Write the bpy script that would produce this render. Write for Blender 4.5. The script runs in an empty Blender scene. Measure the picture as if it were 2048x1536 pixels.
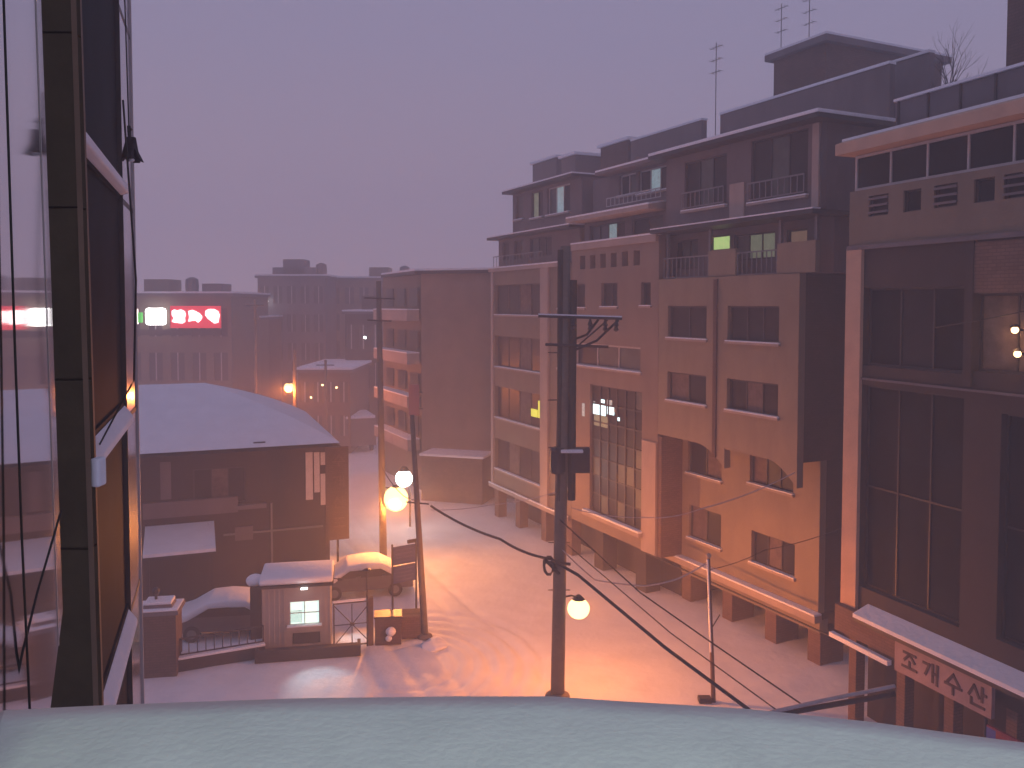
import bpy, bmesh, math, random
from mathutils import Vector, Matrix, noise
random.seed(7)
SC = bpy.context.scene
COL = SC.collection
# ------------------------------------------------------------------ camera
F, PITCH, CX, HY, H = 1700.0, math.radians(2.5), 1024.0, 610.0, 13.0
PYC = HY + F*math.tan(PITCH)
cam = bpy.data.cameras.new('camera'); camo = bpy.data.objects.new('camera', cam); COL.objects.link(camo)
camo.location = (0, 0, H); camo.rotation_euler = (math.radians(90)-PITCH, 0, 0)
cam.sensor_width = 36; cam.lens = F/2048*36; cam.shift_y = (PYC-768)/2048
cam.clip_start = 0.05; cam.clip_end = 3000
SC.camera = camo
# ------------------------------------------------------------------ sky (overcast snow sky at dusk), weak soft sun
w = bpy.data.worlds.new('World'); SC.world = w; w.use_nodes = True
nt = w.node_tree; nt.nodes.clear()
out = nt.nodes.new('ShaderNodeOutputWorld'); bg = nt.nodes.new('ShaderNodeBackground')
tc = nt.nodes.new('ShaderNodeTexCoord'); sp = nt.nodes.new('ShaderNodeSeparateXYZ'); rp = nt.nodes.new('ShaderNodeValToRGB')
ns = nt.nodes.new('ShaderNodeTexNoise'); ns.inputs['Scale'].default_value = 1.6; ns.inputs['Detail'].default_value = 2
ad = nt.nodes.new('ShaderNodeMath'); ad.operation = 'MULTIPLY_ADD'; ad.inputs[1].default_value = 0.10
cr = rp.color_ramp
cr.elements[0].position = 0.0; cr.elements[0].color = (0.36, 0.26, 0.32, 1)
cr.elements[1].position = 0.60; cr.elements[1].color = (0.22, 0.215, 0.36, 1)
e = cr.elements.new(0.16); e.color = (0.31, 0.245, 0.325, 1)
e = cr.elements.new(0.34); e.color = (0.25, 0.225, 0.345, 1)
nt.links.new(tc.outputs['Generated'], sp.inputs[0]); nt.links.new(tc.outputs['Generated'], ns.inputs['Vector'])
nt.links.new(ns.outputs['Fac'], ad.inputs[0]); nt.links.new(sp.outputs['Z'], ad.inputs[2])
nt.links.new(ad.outputs[0], rp.inputs[0])
nt.links.new(rp.outputs[0], bg.inputs[0]); bg.inputs[1].default_value = 1.12
nt.links.new(bg.outputs[0], out.inputs[0])
sun = bpy.data.lights.new('sun', 'SUN'); suno = bpy.data.objects.new('sun', sun); COL.objects.link(suno)
sun.energy = 0.06; sun.angle = math.radians(40); sun.color = (0.8, 0.8, 1.0); suno.rotation_euler = (math.radians(35), 0, math.radians(-60))
SC.view_settings.view_transform = 'Standard'; SC.view_settings.look = 'None'
SC.view_settings.exposure = 0; SC.view_settings.gamma = 1; SC.view_settings.use_curve_mapping = False
SC.render.engine = 'CYCLES'
SC.cycles.volume_step_rate = 4; SC.cycles.volume_bounces = 3; SC.cycles.max_bounces = 8
# ------------------------------------------------------------------ geometry helpers
cP, sP = math.cos(PITCH), math.sin(PITCH)
def ray(px, py):
    x = (px-CX)/F; v = (PYC-py)/F
    return Vector((x, cP+v*sP, -sP+v*cP))
def at(px, py, Y):
    d = ray(px, py); t = Y/d.y
    return Vector((d.x*t, Y, H+d.z*t))
def gr(px, py, z=0.0):
    d = ray(px, py); t = (z-H)/d.z
    return Vector((d.x*t, d.y*t, z))
class Frame:
    """facade frame: x runs along the facade, y runs into the building, z up"""
    def __init__(s, O, X):
        l = math.hypot(*X); s.O = Vector((O[0], O[1], 0)); s.X = Vector((X[0]/l, X[1]/l, 0)); s.N = Vector((-s.X.y, s.X.x, 0))
        s.rz = math.atan2(s.X.y, s.X.x)
    def p(s, px, py, d=0.0):
        r = ray(px, py); o = s.O + s.N*d
        t = (o.x*s.N.x+o.y*s.N.y)/(r.x*s.N.x+r.y*s.N.y)
        q = Vector((r.x*t-s.O.x, r.y*t-s.O.y, 0))
        return q.dot(s.X), H+r.z*t
    def s(s, px, d=0.0): return s.p(px, 610, d)[0]
    def w(s, x, y, z=0.0): return s.O + s.X*x + s.N*y + Vector((0, 0, z))
class MB:
    def __init__(s, ox=0.0): s.v = []; s.f = []; s.ox = ox; s.smooth = False
    def add(s, vs, fs):
        b = len(s.v); s.v += [tuple(q) for q in vs]; s.f += [tuple(i+b for i in q) for q in fs]; return s
    def box(s, x0, x1, y0, y1, z0, z1):
        vs = [(x0,y0,z0),(x1,y0,z0),(x1,y1,z0),(x0,y1,z0),(x0,y0,z1),(x1,y0,z1),(x1,y1,z1),(x0,y1,z1)]
        return s.add(vs, [(0,3,2,1),(4,5,6,7),(0,1,5,4),(1,2,6,5),(2,3,7,6),(3,0,4,7)])
    def prism_y(s, poly, y0, y1):          # poly in x,z
        n = len(poly); vs = [(x, y0, z) for x, z in poly]+[(x, y1, z) for x, z in poly]
        return s.add(vs, [tuple(range(n)), tuple(range(2*n-1, n-1, -1))]+[(i, i+n, (i+1) % n+n, (i+1) % n) for i in range(n)])
    def prism_x(s, poly, x0, x1):          # poly in y,z
        n = len(poly); vs = [(x0, y, z) for y, z in poly]+[(x1, y, z) for y, z in poly]
        return s.add(vs, [tuple(range(n-1, -1, -1)), tuple(range(n, 2*n))]+[(i, (i+1) % n, (i+1) % n+n, i+n) for i in range(n)])
    def prism_z(s, poly, z0, z1):
        n = len(poly); vs = [(x, y, z0) for x, y in poly]+[(x, y, z1) for x, y in poly]
        return s.add(vs, [tuple(range(n-1, -1, -1)), tuple(range(n, 2*n))]+[(i, (i+1) % n, (i+1) % n+n, i+n) for i in range(n)])
    def tube(s, pts, r, n=8, r1=None):
        pts = [Vector(p) for p in pts]; m = len(pts); rings = []
        for i, p in enumerate(pts):
            t = (pts[min(i+1, m-1)]-pts[max(i-1, 0)]).normalized()
            a = t.cross(Vector((0, 0, 1)) if abs(t.z) < .9 else Vector((1, 0, 0))).normalized(); b = t.cross(a)
            rr = r if r1 is None else r+(r1-r)*i/(m-1)
            rings.append([p+a*rr*math.cos(2*math.pi*k/n)+b*rr*math.sin(2*math.pi*k/n) for k in range(n)])
        vs = [q for R in rings for q in R]; fs = []
        for i in range(m-1):
            for k in range(n):
                fs.append((i*n+k, i*n+(k+1) % n, (i+1)*n+(k+1) % n, (i+1)*n+k))
        fs += [tuple(range(n-1, -1, -1)), tuple(range((m-1)*n, m*n))]
        return s.add(vs, fs)
    def lathe(s, c, prof, n=16):           # prof: (r, z)
        vs = []; fs = []
        for r, z in prof:
            vs += [(c[0]+r*math.cos(2*math.pi*k/n), c[1]+r*math.sin(2*math.pi*k/n), c[2]+z) for k in range(n)]
        for i in range(len(prof)-1):
            for k in range(n): fs.append((i*n+k, i*n+(k+1) % n, (i+1)*n+(k+1) % n, (i+1)*n+k))
        fs += [tuple(range(n-1, -1, -1)), tuple(range((len(prof)-1)*n, len(prof)*n))]
        return s.add(vs, fs)
    def sphere(s, c, r, sz=1.0, n=14, m=9):
        return s.lathe(c, [(max(r*math.sin(math.pi*i/m), 1e-3), -r*sz*math.cos(math.pi*i/m)) for i in range(m+1)], n)
    def wall(s, x0, x1, z0, z1, y0, y1, ops=()):
        """wall slab with rectangular openings (a,b,c,d)=(x0,x1,z0,z1)"""
        xs = sorted({x0, x1, *[min(max(q, x0), x1) for o in ops for q in o[:2]]})
        zs = sorted({z0, z1, *[min(max(q, z0), z1) for o in ops for q in o[2:4]]})
        def solid(i, j):
            if i < 0 or j < 0 or i >= len(xs)-1 or j >= len(zs)-1: return False
            mx, mz = (xs[i]+xs[i+1])/2, (zs[j]+zs[j+1])/2
            return not any(o[0] < mx < o[1] and o[2] < mz < o[3] for o in ops)
        for i in range(len(xs)-1):
            for j in range(len(zs)-1):
                if not solid(i, j): continue
                a, b, c, d = xs[i], xs[i+1], zs[j], zs[j+1]
                vs = [(a,y0,c),(b,y0,c),(b,y1,c),(a,y1,c),(a,y0,d),(b,y0,d),(b,y1,d),(a,y1,d)]
                fs = [(0,1,5,4),(2,3,7,6)]
                if not solid(i, j-1): fs.append((0,3,2,1))
                if not solid(i, j+1): fs.append((4,5,6,7))
                if not solid(i+1, j): fs.append((1,2,6,5))
                if not solid(i-1, j): fs.append((3,0,4,7))
                s.add(vs, fs)
        return s
    def build(s, name, mat, parent=None, label=None, cat=None, group=None, kind=None, smooth=False, bevel=0, subs=0, jitter=0):
        me = bpy.data.meshes.new(name)
        vs = [(x-s.ox, y, z) for x, y, z in s.v]
        me.from_pydata(vs, [], s.f); me.update()
        if bevel or subs or jitter:
            bm = bmesh.new(); bm.from_mesh(me)
            bmesh.ops.remove_doubles(bm, verts=bm.verts, dist=1e-4)
            if bevel: bmesh.ops.bevel(bm, geom=list(bm.edges), offset=bevel, segments=2, affect='EDGES', profile=.5)
            if subs: bmesh.ops.subdivide_edges(bm, edges=list(bm.edges), cuts=subs, use_grid_fill=True)
            if jitter:
                for v in bm.verts:
                    n_ = noise.noise_vector(v.co*1.7+Vector((11, 5, 3)))
                    v.co += n_*jitter
            bmesh.ops.recalc_face_normals(bm, faces=bm.faces)
            bm.to_mesh(me); bm.free()
        o = bpy.data.objects.new(name, me); COL.objects.link(o)
        me.materials.append(mat)
        if smooth:
            for p in me.polygons: p.use_smooth = True
        if parent: o.parent = parent
        tag(o, label, cat, group, kind)
        return o
def tag(o, label=None, cat=None, group=None, kind=None):
    if label: o['label'] = label
    if cat: o['category'] = cat
    if group: o['group'] = group
    if kind: o['kind'] = kind
def thing(name, label, cat, loc, rz=0.0, group=None):
    o = bpy.data.objects.new(name, None); COL.objects.link(o); o.location = loc; o.rotation_euler = (0, 0, rz)
    o.empty_display_size = .2
    tag(o, label, cat, group); return o
# ------------------------------------------------------------------ materials
def mat(name, col, rough=0.8, metal=0.0, vary=0.25, scale=3.0, bump=0.0, bscale=40.0, spec=0.5, emit=None, es=0.0, brick=None, vert=0.0):
    m = bpy.data.materials.new(name); m.use_nodes = True; n = m.node_tree; b = n.nodes['Principled BSDF']
    b.inputs['Roughness'].default_value = rough; b.inputs['Metallic'].default_value = metal
    b.inputs['Specular IOR Level'].default_value = spec
    tcn = n.nodes.new('ShaderNodeTexCoord'); no = n.nodes.new('ShaderNodeTexNoise')
    no.inputs['Scale'].default_value = scale; no.inputs['Detail'].default_value = 6; no.inputs['Roughness'].default_value = .65
    mp = n.nodes.new('ShaderNodeMapping'); mp.inputs['Scale'].default_value = (1, 1, 1-vert)
    n.links.new(tcn.outputs['Object'], mp.inputs[0]); n.links.new(mp.outputs[0], no.inputs['Vector'])
    r = n.nodes.new('ShaderNodeValToRGB')
    r.color_ramp.elements[0].position = .3; r.color_ramp.elements[1].position = .72
    r.color_ramp.elements[0].color = tuple(c*(1-vary) for c in col)+(1,)
    r.color_ramp.elements[1].color = tuple(min(c*(1+vary*.6), 1) for c in col)+(1,)
    n.links.new(no.outputs['Fac'], r.inputs[0]); csrc = r.outputs[0]
    hsrc = None
    if brick:
        bw, bh, mk = brick
        br = n.nodes.new('ShaderNodeTexBrick')
        # brick pattern laid in the plane x+y / z of the object
        cm = n.nodes.new('ShaderNodeCombineXYZ'); se = n.nodes.new('ShaderNodeSeparateXYZ'); a2 = n.nodes.new('ShaderNodeMath')
        n.links.new(tcn.outputs['Object'], se.inputs[0]); n.links.new(se.outputs[0], a2.inputs[0]); n.links.new(se.outputs[1], a2.inputs[1])
        n.links.new(a2.outputs[0], cm.inputs[0]); n.links.new(se.outputs[2], cm.inputs[1]); n.links.new(cm.outputs[0], br.inputs['Vector'])
        br.inputs['Scale'].default_value = 1; br.inputs['Brick Width'].default_value = bw; br.inputs['Row Height'].default_value = bh
        br.inputs['Mortar Size'].default_value = mk; br.inputs['Bias'].default_value = -.2
        br.inputs['Color1'].default_value = (1, 1, 1, 1); br.inputs['Color2'].default_value = (.72, .72, .72, 1); br.inputs['Mortar'].default_value = (.6, .6, .6, 1)
        mx = n.nodes.new('ShaderNodeMixRGB'); mx.blend_type = 'MULTIPLY'; mx.inputs[0].default_value = 1
        n.links.new(csrc, mx.inputs[1]); n.links.new(br.outputs['Color'], mx.inputs[2]); csrc = mx.outputs[0]; hsrc = br.outputs['Fac']
    n.links.new(csrc, b.inputs['Base Color'])
    if bump:
        n2 = n.nodes.new('ShaderNodeTexNoise'); n2.inputs['Scale'].default_value = bscale; n2.inputs['Detail'].default_value = 5
        n.links.new(tcn.outputs['Object'], n2.inputs['Vector'])
        bp = n.nodes.new('ShaderNodeBump'); bp.inputs['Strength'].default_value = bump; bp.inputs['Distance'].default_value = .05
        n.links.new(n2.outputs['Fac'], bp.inputs['Height']); n.links.new(bp.outputs[0], b.inputs['Normal'])
    if emit:
        b.inputs['Emission Color'].default_value = emit+(1,); b.inputs['Emission Strength'].default_value = es
    return m
snow = mat('snow', (.80, .80, .84), .75, vary=.07, scale=1.1, bump=.5, bscale=6)
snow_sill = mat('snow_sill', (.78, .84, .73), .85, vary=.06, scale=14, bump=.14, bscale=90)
snow_road = mat('snow_road', (.76, .76, .79), .7, vary=.10, scale=.7, bump=.6, bscale=3.5)
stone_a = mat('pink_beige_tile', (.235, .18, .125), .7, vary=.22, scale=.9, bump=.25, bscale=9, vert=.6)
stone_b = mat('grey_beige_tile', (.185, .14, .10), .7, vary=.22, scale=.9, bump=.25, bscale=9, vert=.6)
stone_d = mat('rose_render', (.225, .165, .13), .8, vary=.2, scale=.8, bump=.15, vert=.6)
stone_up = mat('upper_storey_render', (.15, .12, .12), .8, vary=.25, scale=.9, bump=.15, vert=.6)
pale = mat('pale_concrete', (.38, .30, .26), .8, vary=.2, scale=1.2, bump=.15, vert=.5)
brick_dk = mat('dark_brick', (.055, .036, .03), .85, vary=.3, scale=1.3, bump=.2, brick=(.24, .09, .01))
brick_br = mat('brown_brick', (.17, .10, .075), .85, vary=.25, scale=1.1, bump=.2, brick=(.24, .09, .01))
brick_lt = mat('light_brown_brick', (.27, .18, .135), .85, vary=.25, scale=.6, bump=.2)
brick_rd = mat('red_brick', (.12, .07, .055), .85, vary=.3, scale=1.1, bump=.2, brick=(.24, .09, .01))
grey_w = mat('grey_wall', (.15, .13, .14), .8, vary=.25, scale=.8, bump=.1, vert=.5)
dark_w = mat('dark_wall', (.04, .028, .026), .8, vary=.3, scale=.9, bump=.1)
dark_m = mat('dark_metal', (.04, .035, .037), .5, .3, vary=.2)
dark_cloth = mat('dark_cloth', (.03, .022, .03), .9, vary=.3)
rail_m = mat('rail_metal', (.20, .19, .2), .5, .4, vary=.15)
frame_m = mat('window_frame', (.055, .046, .046), .5, .2, vary=.15)
frame_w = mat('pale_window_frame', (.45, .41, .40), .5, .0, vary=.12)
glass = mat('dark_glass', (.024, .020, .022), .36, vary=.5, scale=1.1, spec=.2)
glass_g = mat('green_grey_glass', (.075, .08, .07), .45, vary=.5, scale=1.5, spec=.5)
glass_c = mat('curtained_glass', (.15, .11, .095), .75, vary=.45, scale=3, spec=.15)
glass_bl = mat('blue_black_glass', (.022, .033, .05), .3, vary=.3, scale=.8, spec=.6)
glass_wing = mat('wing_dark_glass', (.010, .018, .028), .6, vary=.4, scale=1.2, spec=.02)
glass_a = mat('corner_building_glass', (.014, .017, .021), .7, vary=.6, scale=.6, spec=.08)
glass_far = mat('far_dark_glass', (.035, .03, .033), .3, vary=.4, scale=.8)
lit_green = mat('lit_green_blind', (.4, .5, .25), .6, vary=.3, emit=(.50, .72, .24), es=.75)
lit_pale = mat('pale_green_curtain', (.30, .33, .22), .6, vary=.3, emit=(.35, .42, .25), es=.22)
lit_tan = mat('tan_blind', (.34, .24, .17), .6, vary=.2, emit=(.5, .32, .2), es=.18)
lit_cyan = mat('lit_cyan_room', (.5, .6, .6), .6, vary=.3, emit=(.42, .66, .66), es=.28)
lit_white = mat('glazing_reflection_glow', (.6, .7, .7), .6, vary=.3, scale=6, emit=(.62, .95, .98), es=2.0)  # emission stands in for the cyan-white reflection in the stairwell glazing
lit_booth = mat('lit_booth_room', (.6, .7, .66), .6, vary=.4, scale=5, emit=(.55, .80, .70), es=1.5)
lit_yellow = mat('yellow_sign_light', (.6, .6, .1), .6, emit=(.75, .75, .06), es=1.0)
sodium = mat('sodium_lamp_glow', (1, .8, .5), .5, vary=0, emit=(1.0, .66, .26), es=3.4)
sodium_s = mat('small_warm_lamp_glow', (1, .8, .5), .5, vary=0, emit=(1.0, .62, .28), es=5)
white_l = mat('white_lamp_glow', (1, 1, 1), .5, vary=0, emit=(.95, .95, .9), es=12)
neon_w = mat('white_sign_light', (1, 1, 1), .5, vary=0, emit=(1, 1, .97), es=4)
neon_p = mat('pink_white_neon', (1, .8, .8), .5, vary=0, emit=(1, .72, .68), es=4)
neon_r = mat('red_sign_light', (.6, .03, .05), .5, vary=.1, emit=(.85, .035, .06), es=1.0)
neon_g = mat('green_sign_light', (.1, .6, .1), .5, vary=.1, emit=(.05, .7, .08), es=1.0)
conc = mat('pole_concrete', (.17, .14, .115), .85, vary=.25, scale=3, bump=.2)
conduit_m = mat('conduit_metal', (.06, .048, .038), .8, vary=.25, scale=2)
cable = mat('black_cable', (.018, .016, .018), .6, vary=.2)
wire_sn = mat('snowy_wire', (.42, .38, .40), .8, vary=.3)
orange_w = mat('lamplit_orange_fascia', (.52, .34, .24), .75, vary=.15, scale=1.5, bump=.1)  # orange lamplight on eave and edge strip put into the base colour
fin_m = mat('olive_brown_cladding', (.055, .042, .022), .8, 0, spec=.15, vary=.35, scale=2.2, bump=.1)
fin_e = mat('tan_edge_trim', (.15, .10, .065), .7, 0, spec=.2, vary=.2, scale=2)
mirror = mat('mirror_glass', (.50, .47, .48), .05, 1.0, vary=.05, scale=.5)
glass_li = mat('sky_mirroring_glass', (.50, .46, .50), .16, 1.0, vary=.08, scale=.5)
booth_m = mat('booth_steel', (.36, .31, .28), .6, .1, vary=.15, scale=2, bump=.1)
sign_bl = mat('navy_sign_panel', (.045, .065, .20), .6, vary=.3, scale=5)
sign_tx = mat('pale_lettering', (.08, .09, .22), .7)
sign_pk = mat('faded_pink_sign_board', (.33, .22, .22), .7, vary=.2, scale=2)
sign_dk = mat('dark_lettering', (.05, .03, .04), .7)
red_s = mat('red_sign_board', (.28, .04, .05), .6)
blue_s = mat('blue_sign_board', (.05, .08, .3), .6)
wood_w = mat('white_plaster', (.62, .56, .52), .7, vary=.1)
car_p = mat('car_paint', (.10, .09, .10), .3, .3, vary=.1, spec=.6)
tyre_m = mat('tyre_rubber', (.02, .02, .02), .9)
bark = mat('bark', (.05, .04, .045), .9)
# ------------------------------------------------------------------ ground: one sheet of trodden snow with wheel ruts
def axis(lo, hi, step, far, g=1.25):
    a = [lo+step*i for i in range(int((hi-lo)/step)+1)]; d = step
    while a[-1] < far: d *= g; a.append(a[-1]+d)
    d = step
    while a[0] > -far: d *= g; a.insert(0, a[0]-d)
    return a
xs = axis(-13, 12, .13, 700); ys = axis(24, 55, .13, 900)
arc_c = gr(820, 1330)
def gz(x, y):
    z = .05*noise.noise(Vector((x*.25, y*.25, 0)))+.035*noise.noise(Vector((x*.9, y*.9, 3)))
    if 15 < y < 110 and -30 < x < 20:
        # ruts that run down the street
        u = x - (-3.2 + (28-y)*.34 + 1.4*math.sin(y*.07))
        for c in (-2.6, -1.1, .5, 2.0, 3.4):
            q = (u-c-.15*math.sin(y*.35+c))/.2
            z -= .07*math.exp(-q*q)*(1 if y < 75 else 0)
        # curved ruts where cars turned into the parking yard
        r = math.hypot(x-arc_c.x, (y-arc_c.y)*.9)
        if x > arc_c.x-1:
            for c in (1.7, 2.3, 2.9, 3.5, 4.1, 4.8):
                q = (r-c)/.13
                z += -.13*math.exp(-q*q)*(.8+.5*noise.noise(Vector((x, y, 1))))
    return z
g = MB(); vs = [(x, y, gz(x, y)) for y in ys for x in xs]; nx = len(xs)
g.add(vs, [(j*nx+i, j*nx+i+1, (j+1)*nx+i+1, (j+1)*nx+i) for j in range(len(ys)-1) for i in range(nx-1)])
g.build('ground', snow_road, kind='structure', smooth=True)
# ------------------------------------------------------------------ window factory
def window(root, ox, s0, s1, h0, h1, d, n=2, panes=None, fm=frame_m, sill=True, fw=.06, sillsnow=True, rows=1, dep=.12):
    """frame = the part; panes, sill, snow = sub-parts"""
    m = MB(ox)
    m.box(s0, s1, d, d+dep, h0, h0+fw); m.box(s0, s1, d, d+dep, h1-fw, h1)
    m.box(s0, s0+fw, d+.002, d+dep-.002, h0+fw, h1-fw); m.box(s1-fw, s1, d+.002, d+dep-.002, h0+fw, h1-fw)
    W = (s1-s0-2*fw)/n; Hh = (h1-h0-2*fw)/rows
    for i in range(1, n): m.box(s0+fw+W*i-fw*.4, s0+fw+W*i+fw*.4, d+.006, d+dep-.006, h0+fw, h1-fw)
    for j in range(1, rows): m.box(s0+fw, s1-fw, d+.01, d+dep-.01, h0+fw+Hh*j-fw*.4, h0+fw+Hh*j+fw*.4)
    w_ = m.build('window', fm, root)
    for j in range(rows):
        for i in range(n):
            pm = (panes[(j*n+i) % len(panes)] if panes else glass)
            a = s0+fw+W*i; z = h0+fw+Hh*j
            MB(ox).box(a+.01, a+W-.01, d+.045+.004*(i % 2), d+.06+.004*(i % 2), z+.01, z+Hh-.01).build('pane', pm, w_)
    if sill:
        MB(ox).box(s0-.08, s1+.08, d-.24, d-.005, h0-.08, h0-.004).build('sill', pale, w_)
        if sillsnow: MB(ox).box(s0-.07, s1+.07, d-.23, d-.01, h0, h0+.05).build('snow_strip', snow, w_, bevel=.015)
    return w_
def railing(root, ox, s0, s1, h0, h1, d, n, m_=rail_m):
    m = MB(ox); m.box(s0, s1, d, d+.05, h1-.05, h1); m.box(s0, s1, d+.01, d+.04, h0, h0+.04)
    r_ = m.build('railing', m_, root)
    for i in range(n+1):
        x = s0+(s1-s0-.04)*i/n
        MB(ox).box(x, x+.035, d+.012, d+.038, h0+.04, h1-.05).build('baluster', m_, r_)
# ------------------------------------------------------------------ the row of apartment houses along the right of the street
R = Frame((-1.2, 52.1), (11.6, -23.6))
# far house -----------------------------------------------------------------
b = thing('apartment_building', 'far brown apartment house with four wide dark windows, at the far end of the row', 'building', R.w(0, 0), R.rz)
rows = [(12.4, 14.2), (9.25, 11.15), (6.15, 8.07), (3.0, 4.88)]
MB().wall(0, 9.62, 1.95, 15.15, 0, .35, [(.36, 6.3, a, c) for a, c in rows]+[(8.2, 9.3, a+.4, c) for a, c in rows]).build('front_wall', stone_b, b)
MB().box(0, 9.62, .35, 13, 1.95, 15.1).build('wall', brick_br, b)
MB().box(-.03, .28, -.10, -.003, 1.95, 15.0).build('pilaster', pale, b); MB().box(6.45, 7.3, -.14, -.003, 1.95, 15.0).build('pilaster', pale, b)
MB().box(-.1, 9.6, -.22, -.145, 1.85, 2.05).build('ledge', pale, b); MB().box(-.1, 9.6, -.22, -.145, 15.0, 15.2).build('ledge', pale, b)
MB().box(-.1, 9.6, -.24, -.11, 15.21, 15.28).build('ledge_snow', snow, b); MB().box(-.1, 9.6, -.24, -.145, 2.06, 2.12).build('ledge_snow', snow, b)
for k, (a, c) in enumerate(rows):
    pn = [glass, glass, glass_c, glass] if k != 3 else [glass, glass_c, glass, glass]
    window(b, 0, .36, 6.3, a, c, .18, 4, pn)
    window(b, 0, 8.2, 9.3, a+.4, c, .18, 1, None)
sx, hh = R.p(1062, 832, .1); sx1, _ = R.p(1086, 832, .1)
y_s = MB(); y_s.box(sx, sx+.7, .10, .16, hh, hh+.42); y_s.box(sx+.85, sx1+.1, .10, .16, hh, hh+.95)
y_s.build('lit_sign', lit_yellow, b, label='small lit yellow sign in the window')
MB().box(.2, 9.6, 1.6, 12, 0, 1.94).build('ground_floor', dark_w, b)
for q in (.1, 3.0, 6.2, 9.0): MB().box(q, q+.55, .1, .65, 0, 1.94).build('column', brick_br, b)
# upper set-back storeys
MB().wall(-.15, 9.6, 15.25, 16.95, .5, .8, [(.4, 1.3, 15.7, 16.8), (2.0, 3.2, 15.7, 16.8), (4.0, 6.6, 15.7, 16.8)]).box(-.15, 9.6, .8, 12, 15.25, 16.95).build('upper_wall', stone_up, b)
window(b, 0, .4, 1.3, 15.7, 16.8, .6, 1, [glass], sill=False); window(b, 0, 2.0, 3.2, 15.7, 16.8, .6, 2, [glass, glass_g], sill=False); window(b, 0, 4.0, 6.6, 15.7, 16.8, .6, 3, [glass_g, glass, glass], sill=False)
MB().box(-.5, 9.6, -.15, 12, 16.96, 17.10).build('eave', dark_m, b); MB().box(-.5, 9.6, -.15, 12, 17.104, 17.17).build('eave_snow', snow, b)
railing(b, 0, 0, 6.3, 15.28, 15.95, .05, 14)
o1 = [(2.0, 3.0, 18.0, 19.4), (4.0, 5.4, 17.9, 19.4), (5.9, 8.4, 17.9, 19.4)]
MB().wall(1.6, 9.6, 17.18, 19.55, .6, .9, o1).box(1.6, 9.6, .9, 12, 17.18, 19.55).build('upper_wall', stone_up, b)
window(b, 0, 2.0, 3.0, 18.0, 19.4, .7, 1, [glass_g]); window(b, 0, 4.0, 5.4, 17.9, 19.4, .7, 2, [lit_pale, glass]); window(b, 0, 5.9, 8.4, 17.9, 19.4, .7, 3, [glass_g, lit_cyan, glass], fm=frame_w)
MB().box(1.35, 9.6, .0, 12, 19.56, 19.70).build('roof', dark_m, b); MB().box(1.35, 9.6, .0, 12, 19.704, 19.78).build('roof_snow', snow, b)
def roof_box(root, ox, px0, px1, pyt, d, w_, z0, m_, name='stair_house'):
    s0 = R.s(px0, d); s1 = R.s(px1, d); h = R.p(px0, pyt, d)[1]
    q = MB(ox).box(s0, s1, d, d+w_, z0, h).build(name, m_, root)
    MB(ox).box(s0-.15, s1+.15, d-.15, d+w_+.15, h+.002, h+.16).build('roof_snow', snow, q)
roof_box(b, 0, 1065, 1112, 330, 5, 3, 19.78, stone_up); roof_box(b, 0, 1122, 1150, 318, 4, 3, 19.78, stone_up)
# middle house --------------------------------------------------------------
b = thing('apartment_building', 'middle rose apartment house with a tall glazed stairwell and a row of small square openings', 'building', R.w(9.64, 0), R.rz); ox = 9.64
small = [(10.45+.94*i, 10.45+.94*i+.5, 14.78, 15.45) for i in range(6)]
ops = [(9.9, 10.95, 12.85, 14.05), (12.45, 13.85, 12.9, 14.05), (15.75, 16.5, 12.95, 14.0), (9.9, 15.75, 9.95, 11.1), (11.45, 15.9, 2.8, 9.1)]+small
MB(ox).wall(9.66, 17.08, 2.0, 16.0, 0, .35, ops).build('front_wall', stone_d, b)
MB(ox).box(9.66, 17.08, .36, 13, 2.0, 14.1).build('wall', brick_dk, b)
MB(ox).box(9.7, 16.9, .36, .6, 14.2, 15.9).build('balcony_back', dark_w, b)
window(b, ox, 9.9, 10.95, 12.85, 14.05, .15, 1); window(b, ox, 12.45, 13.85, 12.9, 14.05, .15, 2); window(b, ox, 15.75, 16.5, 12.95, 14.0, .15, 1)
window(b, ox, 9.9, 15.75, 9.95, 11.1, .15, 3, [glass, glass_g, glass_g], fm=frame_w, fw=.09)
# glazed stairwell
cw = MB(ox); nxp, nzp = 6, 7; x0, x1, z0, z1 = 11.45, 15.9, 2.8, 9.1
for i in range(nxp+1):
    x = x0+(x1-x0-.08)*i/nxp; cw.box(x, x+.08, .10, .24, z0, z1)
for j in range(nzp+1):
    z = z0+(z1-z0-.07)*j/nzp; cw.box(x0, x1, .12, .22, z, z+.07)
cwo = cw.build('curtain_wall', frame_m, b)
lp = R.p(1200, 816, .2); random.seed(3)
litcells = {(1, 5): lit_white, (2, 5): lit_white}
for i in range(nxp):
    for j in range(nzp):
        a = x0+(x1-x0)*i/nxp+.06; c = z0+(z1-z0)*j/nzp+.06; dd = .15+.003*((i+j) % 3)
        MB(ox).box(a, a+(x1-x0)/nxp-.08, dd, dd+.015, c, c+(z1-z0)/nzp-.08).build('pane', random.choice([glass, glass, glass_g, glass]), cwo)
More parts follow.
